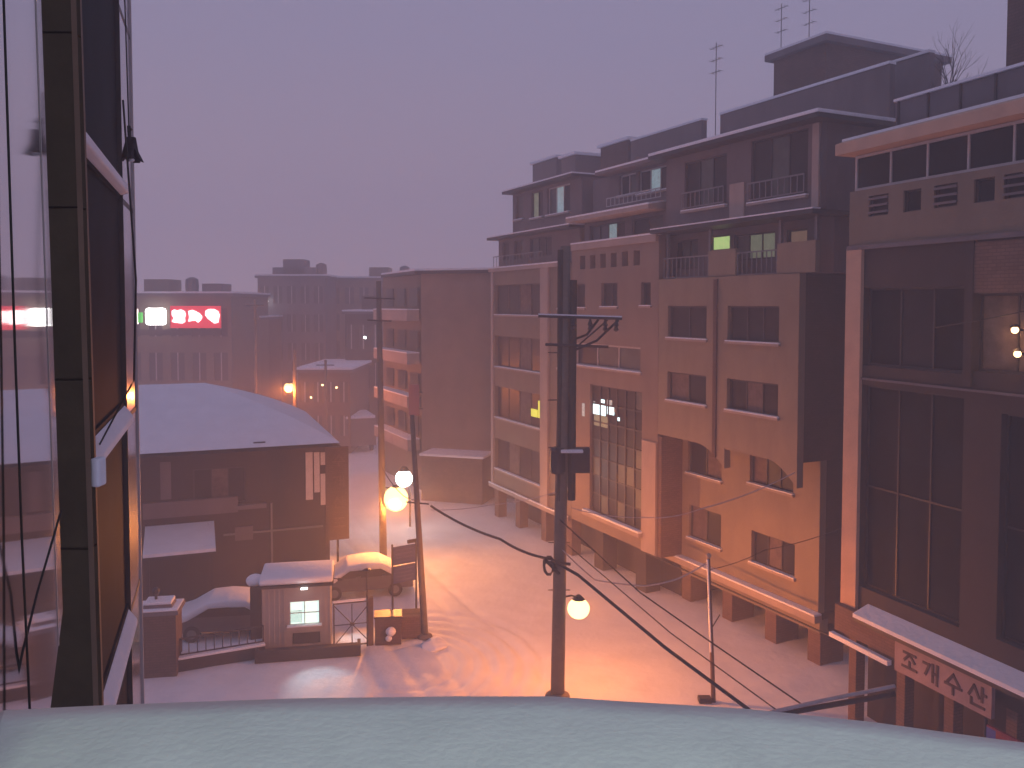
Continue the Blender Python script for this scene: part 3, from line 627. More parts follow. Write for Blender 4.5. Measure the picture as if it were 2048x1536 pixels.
# second white pool of light behind the gate
lt = bpy.data.lights.new('yard_light', 'SPOT'); lt.energy = 120; lt.color = (.85, .95, 1); lt.spot_size = math.radians(40); lt.spot_blend = .9
lo_ = bpy.data.objects.new('yard_light', lt); COL.objects.link(lo_); pp = gr(707, 1278); lo_.location = (pp.x-.5, pp.y+.3, 2.2)
lo_.rotation_euler = (pp-lo_.location).to_track_quat('-Z', 'Y').to_euler()
yl = thing('yard_lamp', 'small floodlight fixed on the right wall of the booth above the snow', 'lamp', lo_.location+Vector((-.05, 0, .03)))
MB().box(-.1, .1, -.06, .06, 0, .07).build('lamp_body', dark_m, yl); MB().tube([(-.1, 0, .04), (-.45, 0, .1)], .02, 5).build('bracket', dark_m, yl)
# notice board on posts
p = gr(787, 1250); p2 = gr(832, 1240); NF = Frame(tuple(p[:2]), tuple((p2-p)[:2])); l_ = (p2-p).length
b = thing('notice_sign', 'two-panel dark blue notice sign on two posts beside the leaning pole', 'sign', NF.w(0, 0), NF.rz)
zt = NF.p(787, 1095)[1]; zm = NF.p(787, 1132)[1]; zb = NF.p(787, 1168)[1]
for q in (-.05, l_): MB().box(q, q+.06, 0, .06, 0, zt+.12).build('post', dark_m, b)
for (z0, z1) in ((zb, zm-.03), (zm+.01, zt)):
    pan = MB().box(.02, l_-.01, .0, .05, z0, z1).build('panel', sign_bl, b)
    for j in range(4):
        z = z1-.12-j*(z1-z0-.1)/4
        MB().box(.10, l_-.1-.08*(j % 2), -.012, -.002, z-.05, z).build('text_line', sign_tx, pan)
MB().box(l_-.35, l_+.07, -.01, .07, zt+.06, zt+.2).build('top_box', dark_m, b)
# utility boxes at the kerb
p = gr(750, 1292); b = thing('roadside_bin', 'dark square bin with a snow-splashed front right of the gate', 'bin', (p.x, p.y, 0), math.radians(8))
MB().box(0, 1.0, 0, .7, 0, 1.05).build('body', brick_rd, b, bevel=.03); MB().box(-.03, 1.03, -.03, .73, 1.052, 1.12).build('lid', dark_m, b); MB().sphere((.6, -.05, .55), .2, .9, 8, 6).sphere((.52, -.04, .28), .13, .9, 8, 6).build('stuck_snow', snow, b, smooth=True)
p = gr(803, 1278); b = thing('salt_box', 'brown salt box at the foot of the leaning pole', 'box', (p.x, p.y, 0), math.radians(8))
MB().box(0, .95, 0, .6, 0, .8).build('body', brick_br, b, bevel=.02); MB().prism_x([(-.04, .803), (.64, .803), (.64, .95), (-.04, .87)], -.03, .98).build('lid', brick_br, b)
p = gr(868, 1290); MB().sphere((p.x, p.y, 0), .55, .28).build('snow_heap', snow, label='small heap of shovelled snow at the foot of the leaning pole', cat='snow heap', smooth=True, subs=1, jitter=.12)
# ------------------------------------------------------------------ snow-covered cars
def car(label, loc, rz, L=4.3, W=1.75):
    c = thing('parked_car', label, 'car', loc, rz, 'snow-covered parked cars')
    prof = [(-L/2, .35), (-L/2, .75), (-L/2+.25, .85), (-L*.30, .92), (-L*.16, 1.36), (L*.18, 1.40), (L*.34, .98), (L/2-.12, .85), (L/2, .70), (L/2, .35)]
    MB().prism_y(prof, -W/2, W/2).build('body', car_p, c, bevel=.06, smooth=False)
    sp2 = [(-L/2+.02, .80), (-L/2+.2, .98), (-L*.31, 1.06), (-L*.17, 1.50), (0, 1.58), (L*.17, 1.54), (L*.35, 1.12), (L/2-.1, .98), (L/2-.02, .78)]
    base = [(x, z-.30) for x, z in sp2][::-1]
    MB().prism_y(sp2[::-1]+base[::-1], -W/2-.02, W/2+.02).build('snow_cover', snow, c, bevel=.07, smooth=True)
    for sgn in (-1, 1):
        MB().prism_y([(-L*.27, .95), (-L*.15, 1.28), (L*.16, 1.30), (L*.28, .97)][::-1], sgn*(W/2+.012)-.008, sgn*(W/2+.012)+.008).build('side_window', glass, c)
        for x in (-L*.31, L*.31):
            m = MB(); n = 14; y0, y1 = sorted((sgn*(W/2-.2), sgn*(W/2+.015)))
            m.prism_y([(x+.32*math.cos(2*math.pi*k/n), .32+.32*math.sin(2*math.pi*k/n)) for k in range(n)], y0, y1)
            wh = m.build('wheel', tyre_m, c)
            MB().prism_y([(x+.18*math.cos(2*math.pi*k/n), .32+.18*math.sin(2*math.pi*k/n)) for k in range(n)], sgn*(W/2+.018)-.006, sgn*(W/2+.018)+.006).build('rim', rail_m, wh)
    for y in (-.6, .6):
        MB().box(L/2-.01, L/2+.02, y-.16, y+.16, .58, .72).build('headlight', frame_w, c); MB().box(-L/2-.02, -L/2+.01, y-.16, y+.16, .6, .74).build('tail_light', red_s, c)
    MB().box(-.4, -.2, -W/2-.16, -W/2-.01, .92, 1.04).box(.75, .9, -W/2-.16, -W/2-.01, .95, 1.06).build('mirror', car_p, c)
    return c
p = gr(445, 1290); car('snow-covered car parked behind the low wall, left of the booth', (p.x-.1, p.y+1.3, 0), math.radians(190))
p = gr(728, 1192); car('snow-covered car parked behind the gate, right of the booth', (p.x-.1, p.y+.5, 0), math.radians(14))
# far truck with snow roof
p = gr(722, 905); b = thing('box_truck', 'far box truck with snow on its roof, parked where the street bends', 'truck', (p.x, p.y, 0), math.radians(20))
MB().box(-1.35, 1.35, 0, 4.4, .6, 3.0).build('cargo_box', grey_w, b); MB().box(-1.3, 1.3, -.02, 4.4, 3.0, 3.25).build('roof_snow', snow, b, bevel=.06)
MB().box(-1.1, 1.1, 4.42, 6.0, .5, 2.3).build('cab', car_p, b, bevel=.08)
for y in (.8, 5.0):
    for x in (-1.2, .95): MB().prism_x([(y+.42*math.cos(2*math.pi*k/12), .42+.42*math.sin(2*math.pi*k/12)) for k in range(12)], x, x+.25).build('wheel', tyre_m, b)
# ------------------------------------------------------------------ distant buildings
def far_building(name, label, px0, px1, pyt, Y, wall_m, rows_, cols, depth=12, rz=0.0, z_sill=3.2, snowroof=True, roof_h=.25, lit=None, z0=0):
    a = at(px0, pyt, Y); c = at(px1, pyt, Y); Wd_ = (c.x-a.x)/math.cos(rz) ; ht = a.z
    b_ = thing(name, label, 'building', (a.x, Y, 0), rz)
    ops_ = []
    fh = (ht-z_sill)/max(rows_, 1)
    for r_ in range(rows_):
        for k in range(cols):
            x = Wd_*(k+.18)/cols; ops_.append((x, x+Wd_*.64/cols, z_sill+fh*r_+.35, z_sill+fh*r_+fh*.72))
    MB().wall(0, Wd_, 0, ht, 0, .3, ops_).box(0, Wd_, .31, depth, 0, ht).build('wall', wall_m, b_)
    for k, q_ in enumerate(ops_):
        m = MB().box(q_[0], q_[1], .12, .18, q_[2], q_[3]).build('window', glass_far, b_)
        mx_ = (q_[0]+q_[1])/2; MB().box(mx_-.05, mx_+.05, .06, .118, q_[2], q_[3]).build('mullion', frame_w, m)
    MB().box(-.25, Wd_+.25, -.25, depth, ht+.003, ht+roof_h).build('roof', grey_w, b_)
    if snowroof: MB().box(-.25, Wd_+.25, -.25, depth, ht+roof_h+.003, ht+roof_h+.18).build('roof_snow', snow, b_)
    if ht < 12: return b_, Wd_, ht
    random.seed(int(px0)); x = Wd_*random.uniform(.25, .6)
    MB().box(x, x+2.4, 2, 5, ht+roof_h+.19, ht+roof_h+random.uniform(1.2, 2.0)).build('roof_stair_house', wall_m, b_)
    MB().lathe((x+4.2, 3, ht+roof_h+.19), [(.6, 0), (.65, .5), (.6, 1.2), (.2, 1.4)], 10).build('water_tank', grey_w, b_)
    return b_, Wd_, ht
# brick house behind the row: side facade along the street and blank brick end facing us
e0 = at(842, 548, 58.5); Z1 = e0.z
E = Frame((e0.x, e0.y), (at(982, 548, 57.0).x-e0.x, -1.5))
b = thing('brick_building', 'tall brown brick building with a blank end wall and balconies on its street side', 'building', E.w(0, 0), E.rz)
MB().box(0, 14, 0, .3, 0, Z1).build('end_wall', brick_lt, b)
dirv = Vector((-.441, .898, 0)); u = Vector((dirv.dot(E.X), dirv.dot(E.N), 0))
SL = 8.6
m = MB().prism_z([(0, .302), (14, .302), (14+u.x*SL, u.y*SL), (u.x*SL, u.y*SL)], 0, Z1-.02); m.build('wall', stone_b, b)
m = MB().prism_z([(-.3, -.3), (14, -.3), (14+u.x*SL, u.y*SL+.3), (u.x*SL-.3, u.y*SL+.3)], Z1+.003, Z1+.22); m.build('roof', dark_m, b)
m = MB().prism_z([(-.3, -.3), (14, -.3), (14+u.x*SL, u.y*SL+.3), (u.x*SL-.3, u.y*SL+.3)], Z1+.223, Z1+.36); m.build('roof_snow', snow, b)
sv = Vector((-u.y, u.x, 0)); sv = sv if sv.x < 0 else -sv
for fl in range(4):
    z = 2.9+3.0*fl
    for k in range(3):
        t0 = .6+k*2.7; a = u*t0+sv*.05; c = u*(t0+1.7)+sv*.05
        wn = MB().prism_z([(a.x, a.y), (c.x, c.y), (c.x-sv.x*.05, c.y-sv.y*.05), (a.x-sv.x*.05, a.y-sv.y*.05)], z+1.0, z+2.3).build('window', glass_far, b)
    a = u*.4; c = u*(SL-.4); o_ = sv*.9
    MB().prism_z([(a.x, a.y), (c.x, c.y), (c.x+o_.x, c.y+o_.y), (a.x+o_.x, a.y+o_.y)], z, z+.75).build('balcony', pale, b)
    MB().prism_z([(a.x, a.y), (c.x, c.y), (c.x+o_.x, c.y+o_.y), (a.x+o_.x, a.y+o_.y)], z+.753, z+.83).build('balcony_snow', snow, b)
MB().box(.9, 5.2, -2.2, -.01, 0, 3.0).build('annex', brick_br, b); MB().box(.8, 5.3, -2.3, -.01, 3.003, 3.15).build('annex_snow', snow, b)
p = at(833, 830, 57.5); sg = thing('hanging_shop_sign', 'narrow dark red vertical sign on the corner of the brick building', 'sign', (p.x-.15, 57.3, p.z), 0)
MB().box(-.35, .35, 0, .2, 0, 2.1).build('board', red_s, sg); MB().box(.35, .6, .08, .12, .4, .5).box(.35, .6, .08, .12, 1.5, 1.6).build('bracket', dark_m, sg)
far_building('distant_building', 'dark grey far building with a snowy roof edge behind the street bend', 690, 762, 628, 84, dark_w, 2, 3, z_sill=4.5)
far_building('distant_building', 'hazy pinkish building behind the dark far one, its roof peeping above', 655, 800, 560, 102, stone_b, 4, 5)
far_building('distant_building', 'wide hazy far building with a small white light near its roof', 515, 650, 556, 96, grey_w, 4, 5)
far_building('distant_building', 'narrow hazy building between the neon sign building and the wide far one', 465, 520, 640, 88, brick_br, 3, 2)
far_building('distant_building', 'low far building glowing orange behind the street lamp', 596, 700, 745, 74, brick_br, 2, 4, z_sill=1.2)
bb, wd_, ht_ = far_building('sign_building', 'hazy building on the left carrying the glowing red and white roof sign', 200, 462, 592, 79, stone_b, 3, 6, z_sill=1.5)
MB().box(wd_-3.4, wd_-1.6, 2, 5, ht_+.44, ht_+1.2).build('stair_house', grey_w, bb)
far_building('distant_building', 'pale hazy apartment block just behind the left end of the row', 790, 850, 575, 100, pale, 4, 2)
# rooftop of wide building: second setback block
p = at(545, 546, 98); MB().box(0, 5, 0, 5, 0, 1.6).build('rooftop_block', grey_w, label='small box-shaped rooftop block on the wide hazy building', cat='rooftop block').location = (p.x, 98, p.z-.95)
def glow(name, px, py, Y, r, m_, label, cat='lamp'):
    p = at(px, py, Y); l = thing(name, label, cat, p)
    MB().sphere((0, 0, 0), r, 1, 12, 8).build('bulb', m_, l, smooth=True); MB().lathe((0, 0, r*.9), [(r*.7, 0), (r*.3, r*.5)], 10).build('cap', dark_m, l); MB().box(-.04, .04, r, r+.5, -.04, .04).build('bracket', dark_m, l)
    return l
glow('roof_light', 532, 603, 95.2, .26, white_l, 'small white light high on the wide hazy building')
glow('wall_light', 730, 675, 83.2, .13, white_l, 'tiny white light on the dark far building')
# red and white roof sign: white square, three blown-out red neon characters
YS = 78.0
ps = at(262, 660, YS); sg = thing('roof_sign', 'glowing roof sign, a white square followed by three blurred red neon characters', 'sign', ps)
def rel(px, py): q = at(px, py, YS); return (q.x-ps.x, q.z-ps.z)
x0, z0 = rel(341, 656); x1, z1 = rel(440, 612); MB().box(x0, x1, 0, .25, z0, z1).build('red_panel', neon_r, sg)
x0, z0 = rel(291, 650); x1, z1 = rel(331, 616); MB().box(x0, x1, -.05, .25, z0, z1).build('white_panel', neon_w, sg, bevel=.25)
x0, z0 = rel(276, 645); x1, z1 = rel(283, 625); MB().box(x0, x1, 0, .25, z0, z1).build('green_panel', neon_g, sg)
x0, z0 = rel(270, 648); x1, z1 = rel(274, 618); MB().box(x0, x1, 0, .25, z0, z1).build('edge_light', neon_p, sg)
blobs = [[(339,622),(344,619),(350,621),(357,619),(364,622),(367,629),(365,636),(366,643),(360,647),(352,646),(344,645),(339,643),(343,636),(339,630)],
         [(372,622),(380,620),(388,623),(396,628),(400,634),(397,640),(392,645),(386,641),(379,642),(372,643),(374,635)],
         [(406,622),(413,618),(423,618),(431,622),(435,630),(433,638),(432,645),(424,647),(419,643),(411,637),(406,630)]]
for bl in blobs:
    pts = [rel(a_+5.0, c_) for a_, c_ in bl]; MB().prism_y(pts, -.08, -.004).build('neon_character', neon_p, sg)
MB().box(.2, rel(440, 612)[0], .27, .4, -.5, .05).build('mount', dark_m, sg)
# ------------------------------------------------------------------ poles and lamps
def lamp_light(parent, loc, energy, col=(1, .27, .04), r=.15):
    L = bpy.data.lights.new('lamp_light', 'POINT'); L.energy = energy; L.color = col; L.shadow_soft_size = r
    # luminaire distribution: a street lantern throws more light sideways along the street than straight down
    L.use_nodes = True; n = L.node_tree; em = n.nodes['Emission']
    t_ = n.nodes.new('ShaderNodeTexCoord'); s_ = n.nodes.new('ShaderNodeSeparateXYZ'); m1 = n.nodes.new('ShaderNodeMath'); m1.operation = 'POWER'; m1.inputs[1].default_value = 2
    m0 = n.nodes.new('ShaderNodeMath'); m0.operation = 'ABSOLUTE'
    m2 = n.nodes.new('ShaderNodeMath'); m2.operation = 'ADD'; m2.inputs[1].default_value = .2; m3 = n.nodes.new('ShaderNodeMath'); m3.operation = 'DIVIDE'; m3.inputs[0].default_value = 1
    n.links.new(t_.outputs['Normal'], s_.inputs[0]); n.links.new(s_.outputs[2], m0.inputs[0]); n.links.new(m0.outputs[0], m1.inputs[0]); n.links.new(m1.outputs[0], m2.inputs[0]); n.links.new(m2.outputs[0], m3.inputs[1]); n.links.new(m3.outputs[0], em.inputs['Strength'])
    o = bpy.data.objects.new('lamp_light', L); COL.objects.link(o); o.parent = parent; o.location = loc
def pole_local(b_, px, py, Y):
    q = at(px, py, Y); return q-b_.location
MY = 27.6; base = at(1116, 1392, MY); base.z = 0; base.x -= .02
b = thing('utility_pole', 'thick concrete utility pole in the middle foreground with crossarms and a glowing lamp', 'utility pole', base)
T = pole_local(b, 1131, 492, MY)
MB().tube([(0, 0, 0), T*.5, T], .235, 14, .17).build('shaft', conc, b, smooth=True)
MB().lathe((0, 0, 0), [(.42, 0), (.40, .12), (.26, .2)], 14).build('footing', conc, b)
a_ = pole_local(b, 1119, 1000, MY); c_ = pole_local(b, 1121, 500, MY); MB().tube([a_+Vector((0, -.1, 0)), c_+Vector((0, -.1, 0))], .10, 8).build('conduit', conduit_m, b)
a_ = pole_local(b, 1143, 1000, MY); c_ = pole_local(b, 1146, 560, MY); MB().tube([a_, c_], .13, 8).build('conduit', conduit_m, b)
for (py, x0, x1, sn) in ((634, 1076, 1242, 1), (690, 1090, 1215, 0), (1121, 1085, 1140, 0)):
    a_ = pole_local(b, x0, py-2, MY); c_ = pole_local(b, x1, py+3, MY)
    arm = MB().tube([a_+Vector((0, -.24, 0)), c_+Vector((0, -.24, 0))], .05, 6).build('crossarm', dark_m, b)
    if sn: MB().tube([a_+Vector((0, -.24, .05)), c_+Vector((0, -.24, .05))], .035, 5).build('snow_strip', snow, arm)
    if sn:
        for k in range(4):
            q = a_.lerp(c_, (.42, .62, .8, .93)[k]); MB().lathe((q.x, q.y-.24, q.z-.42), [(.03, 0), (.09, .05), (.05, .14), (.09, .2), (.05, .3), (.03, .38)], 10).build('insulator', dark_m, arm)
        for k in (1, 2, 3):
            q = a_.lerp(c_, (.42, .72, .96)[k-1]); e_ = pole_local(b, 1150, 634+22*k, MY)
            MB().tube([q+Vector((0, -.2, -.05)), q.lerp(e_, .5)+Vector((0, -.15, -.2)), e_], .045, 6).build('jumper_cable', cable, b)
a_ = pole_local(b, 1215, 640, MY); c_ = pole_local(b, 1146, 700, MY); MB().tube([a_, c_], .03, 6).build('brace', dark_m, b)
# transformer-like cabinet with snow
q = pole_local(b, 1108, 945, MY); q2 = pole_local(b, 1180, 895, MY)
MB().lathe((q.x+.12, -.1, q.z), [(.22, 0), (.26, .08), (.26, .75), (.2, .85)], 14).build('transformer', dark_m, b, smooth=False)
MB().box(q.x+.55, q2.x-.02, -.25, .15, q.z+.02, q2.z).build('switch_box', dark_m, b, bevel=.02); MB().box(q.x+.2, q2.x-.25, -.40, -.22, q2.z-.12, q2.z-.02).build('snow_cap', snow, b, bevel=.03)
q = pole_local(b, 1097, 1126, MY); m = MB(); m.tube([(q.x+.2*math.cos(t*.628)*.8, -.28, q.z+.30*math.sin(t*.628)) for t in range(11)], .05, 6); m.tube([(q.x-.15, -.2, q.z+.2), (q.x+.35, -.2, q.z-.3)], .06, 6); m.build('cable_coil', cable, b)
for k in range(6):
    q = pole_local(b, 1118, 1180-95*k, MY); MB().tube([q+Vector((-.36, 0, 0)), q+Vector((.36, 0, 0))], .018, 5).build('step_bolt', dark_m, b)
# lamp head
q = pole_local(b, 1157, 1217, MY+.3); q0 = pole_local(b, 1124, 1195, MY)
MB().tube([q0, q0+Vector((.3, -.15, .12)), q+Vector((0, 0, .36))], .03, 6).build('lamp_arm', dark_m, b)
MB().lathe((q.x, q.y, q.z+.31), [(.22, 0), (.12, .1), (.05, .16)], 12).build('lamp_hood', dark_m, b)
MB().sphere((q.x, q.y, q.z), .37, .92, 18, 12).build('lamp_globe', sodium, b, smooth=True)  # globe made oversized to imitate the lamp's bloom
lamp_light(b, (q.x+.05, q.y+.5, q.z-.1), 680)
POLE1 = b; TOP1 = T
# pole by the distant lamp
PY2 = 42.0; base = gr(767, 1131); PY2 = base.y
b = thing('utility_pole', 'brown utility pole standing left of the bright street lamp', 'utility pole', base)
T = pole_local(b, 757, 562, PY2)
MB().tube([(0, 0, 0), T*.5, T], .19, 12, .12).build('shaft', conc, b, smooth=True)
q = pole_local(b, 792, 997, PY2); MB().tube([pole_local(b, 764, 975, PY2), q+Vector((0, 0, .5))], .04, 6).build('lamp_arm', dark_m, b)
MB().lathe((q.x, q.y, q.z+.52), [(.3, 0), (.12, .14)], 12).build('lamp_hood', dark_m, b)
MB().sphere((q.x, q.y, q.z), .60, 1.05, 18, 12).build('lamp_globe', sodium, b, smooth=True); lamp_light(b, (q.x, q.y-.6, q.z-.2), 1350, (1, .31, .06))  # globe widened to the size of the lamp's glare
for (py, hw) in ((596, 30), (640, 24)):
    a_ = pole_local(b, 760-hw, py, PY2); c_ = pole_local(b, 760+hw, py+2, PY2); MB().tube([a_+Vector((0, -.16, 0)), c_+Vector((0, -.16, 0))], .04, 6).build('crossarm', dark_m, b)
# leaning pole by the notice sign
base = gr(850, 1275); PY3 = base.y
b = thing('utility_pole', 'thin dark leaning pole beside the blue notice sign', 'utility pole', base)
T = pole_local(b, 824, 830, PY3)
MB().tube([(0, 0, 0), T*.5, T], .14, 12, .09).build('shaft', conc, b, smooth=True); MB().lathe((0, 0, 0), [(.3, 0), (.28, .1), (.16, .16)], 12).build('footing', conc, b)
MB().tube([pole_local(b, 812, 1004, PY3), pole_local(b, 858, 1008, PY3)], .03, 6).build('crossarm', dark_m, b)
POLE3 = b
# white floodlight behind
b = glow('floodlight', 808, 957, 49, .5, white_l, 'blinding white floodlight just above the orange street lamp'); lamp_light(b, (0, -.6, -.3), 70, (1, .93, .9))
MB().tube([(.3, .3, -at(808, 957, 49).z), (.3, .3, .4)], .06, 8).build('post', dark_m, b)
# far lamp
Y4 = 62.0; p = at(591, 830, Y4); p.z = 0; b = thing('street_lamp', 'far street lamp glowing orange above the snowy hipped roof', 'street lamp', p)
q = pole_local(b, 578, 775, Y4); t_ = pole_local(b, 589, 700, Y4)
MB().tube([(0, 0, 0), t_], .16, 10, .12).build('shaft', conc, b); MB().tube([pole_local(b, 590, 760, Y4), q+Vector((0, 0, .35))], .04, 6).build('lamp_arm', dark_m, b)
MB().sphere((q.x, q.y, q.z), .36, 1, 16, 10).build('lamp_globe', sodium, b, smooth=True); MB().lathe((q.x, q.y, q.z+.3), [(.25, 0), (.1, .12)], 12).build('lamp_hood', dark_m, b); lamp_light(b, (q.x, q.y-.5, q.z-.2), 620, (1, .24, .04))
# more faint poles
for (px, pt, pb, Y, lab) in ((512, 600, 790, 66, 'faint hazy pole rising behind the snowy hipped roof'), (652, 720, 850, 68, 'short hazy pole between the far lamp and the street')):
    p = at(px, pb, Y); p.z = 0; b = thing('utility_pole', lab, 'utility pole', p); t_ = pole_local(b, px-1, pt, Y)
    MB().tube([(0, 0, 0), t_], .13, 8, .1).build('shaft', conc, b); MB().tube([t_+Vector((-.7, -.14, -.4)), t_+Vector((.7, -.14, -.4))], .04, 5).build('crossarm', dark_m, b)
# little warm lights
for k, (px, py, Y) in enumerate(((673, 775, 73.6), (622, 795, 73.6), (645, 770, 73.6))):
    glow('window_lamp', px, py, Y, .10, sodium_s, ('tiny warm lamp at the right end of the low orange-lit building', 'tiny warm lamp low on the orange-lit building, nearest the street lamp', 'tiny warm lamp in the middle of the low orange-lit building')[k])
# thin guy post at right foreground, snow on its near side
base = gr(1427, 1404); b = thing('guy_post', 'slim snow-dusted post in the right foreground snow', 'post', base)
PY5 = base.y; T = pole_local(b, 1417, 1112, PY5)
MB().tube([(0, 0, 0), T*.5, T], .075, 10, .05).build('shaft', brick_br, b); MB().tube([T*.35+Vector((-.05, -.07, 0)), T*.98+Vector((-.05, -.06, 0))], .035, 6).build('snow_strip', snow, b)
MB().sphere((T.x, T.y, T.z), .09, 1, 8, 6).build('cap', pale, b); MB().tube([T*.5, T*.58+Vector((.3, 0, .1))], .02, 5).build('bracket', dark_m, b); MB().box(-.5, -.08, -.15, .15, 0, .18).build('foot_block', dark_w, b, bevel=.03)
# ------------------------------------------------------------------ cables
def wire(name, pts, r, m_, label, sag=0.0, n=14, cat='cable', group=None):
    P_ = []
    for i in range(len(pts)-1):
        for k in range(n):
            t = k/n; q = pts[i].lerp(pts[i+1], t); q = q-Vector((0, 0, sag*4*t*(1-t))); P_.append(q)
    P_.append(pts[-1]); c0 = P_[0].copy()
    o = MB().tube([p-c0 for p in P_], r, 6).build(name, m_, label=label, cat=cat, group=group, smooth=True); o.location = c0
    return o
wire('overhead_cable', [at(862, 1012, 32.6), at(1000, 1078, 29.6), at(1103, 1118, MY-.3)], .045, cable, 'thick black cable from the leaning pole to the main pole', .12)
wire('overhead_cable', [at(1103, 1120, MY-.3), at(1156, 1150, 26.8), at(1330, 1295, 24.0), at(1520, 1436, 21.5)], .05, cable, 'thick black cable sloping down right from the main pole')
wire('overhead_cable', [at(1120, 1040, MY-.25), at(1280, 1185, 25), at(1430, 1290, 23.6), at(1620, 1420, 21.5)], .022, cable, 'thin dark wire crossing the snow right of the thick cable')
wire('overhead_cable', [at(1135, 1090, MY-.25), at(1340, 1265, 24.6), at(1560, 1425, 22)], .018, cable, 'thinnest wire running close above the thick sloping cable')
wire('overhead_cable', [at(1290, 1105, 35.0), at(1480, 1190, 30.6), at(1700, 1290, 26.2)], .03, cable, 'dark wire along the foot of the near apartment house')
wire('overhead_cable', [at(1125, 1100, MY-.3), at(1190, 1160, 27.6), at(1290, 1172, 27.5), at(1355, 1158, 27.4), at(1416, 1124, PY5)], .025, wire_sn, 'snow-dusted wire drooping to the slim right post', .03)
wire('overhead_cable', [at(1140, 1015, MY-.2), at(1290, 1035, 26.5), at(1400, 1018, 25.5), at(1590, 945, 25)], .014, wire_sn, 'faint pale wire rising across the orange facade', .1)
wire('overhead_cable', [at(1416, 1140, PY5), at(1530, 1100, 27), at(1700, 1050, 25.9)], .012, cable, 'hairline wire from the slim right post to the corner building', .08)
wire('overhead_cable', [at(862, 1020, 32.6), at(980, 1010, 30.5), at(1110, 985, MY-.2)], .014, wire_sn, 'faint pale wire between the leaning pole and the main pole', .06)
wire('overhead_cable', [at(764, 935, PY2-.2), at(800, 985, 39), at(832, 1000, 33.2)], .02, cable, 'short drooping wire between the lamp pole and the leaning pole', .1)
wire('overhead_cable', [at(1870, 655, 21.8), at(2060, 620, 19)], .016, cable, 'dark wire in front of the two warm lamps', .02)
# snowy awning edge at lower right foreground
wire('awning_bar', [at(1540, 1425, 21.5), at(1650, 1400, 21.5), at(1790, 1372, 21.5)], .05, wire_sn, 'snow-topped bar low in the right foreground', cat='bar')
wire('awning_bar', [at(1540, 1432, 21.55), at(1650, 1412, 21.55), at(1790, 1388, 21.55)], .07, cable, 'dark lower bar beneath the snow-topped bar', cat='bar')
# ------------------------------------------------------------------ own building: mirror glass, fin, glazed wing, snowy sill
ang = math.atan((204-CX)/F); dW = Vector((math.sin(ang), math.cos(ang), 0)); nW = Vector((dW.y, -dW.x, 0)); AO = .12
def onW(px):
    r = ray(px, 610); t = -AO/(r.x*nW.x+r.y*nW.y); return (r.x*t*dW.x+r.y*t*dW.y)      # distance along the wall
tA, tB = onW(-60), onW(104)
WF_rz = math.atan2(dW.y, dW.x)          # local x along the pane away from us, local y = left
b = thing('mirror_window', 'tall mirroring window pane at the left edge of the view', 'window', -nW*AO, WF_rz)
MB().prism_y([(tA-.05, H-.9), (tB+.9*.23, H-.9), (tB-2.2*.23, H+2.2), (tA-.05, H+2.2)], 0, .012).build('pane', mirror, b)
tj = onW(93); MB().prism_y([(tj-.012+.9*.2, H-.9), (tj+.9*.2, H-.9), (tj-2.2*.2, H+2.2), (tj-.012-2.2*.2, H+2.2)], -.002, -.0005).build('glazing_bar', frame_w, b)
# fin: a projecting pier of the facade clad in panels, its narrow side runs on along the wall
def SHX(m): m.v = [(x+(H-z)*.010, y, z) for x, y, z in m.v]; return m      # the pier leans a touch
YF = 5.2; FR = at(172, 610, YF); FL = at(60, 610, YF)
FX = Frame((FL.x, FL.y), (FR.x-FL.x, FR.y-FL.y)); fw_ = (FR-FL).length
sd = Vector((dW.dot(FX.X), dW.dot(FX.N), 0)); side_l = .1
while side_l < 3:
    P_ = FR+dW*side_l
    if CX+F*P_.x/P_.y >= 193: break
    side_l += .02
b = thing('cladding_fin', 'dark olive-brown vertical cladding fin beside the mirroring window', 'facade fin', FX.w(0, 0), FX.rz)
for k in range(8):
    z0 = H-3.6+k*1.05
    SHX(MB().box(0, fw_-.03, 0, .10, z0, z0+1.035)).build('cladding_panel', fin_m, b)
SHX(MB().prism_z([(0, .105), (fw_-.03, .105), (fw_-.03+sd.x*side_l, sd.y*side_l), (sd.x*side_l, sd.y*side_l)], H-3.7, H+4.9)).build('core', fin_m, b)
SHX(MB().prism_z([(fw_-.028, -.012), (fw_, -.004), (fw_+sd.x*side_l, sd.y*side_l), (fw_-.026+sd.x*side_l, .01+sd.y*side_l)], H-3.72, H+4.92)).build('edge_trim', fin_e, b)
zc = at(188, 925, YF).z
MB().box(fw_-.01, fw_+.05, .02, .12, zc-.16, zc+.02).build('clinging_snow', snow, b, bevel=.015)
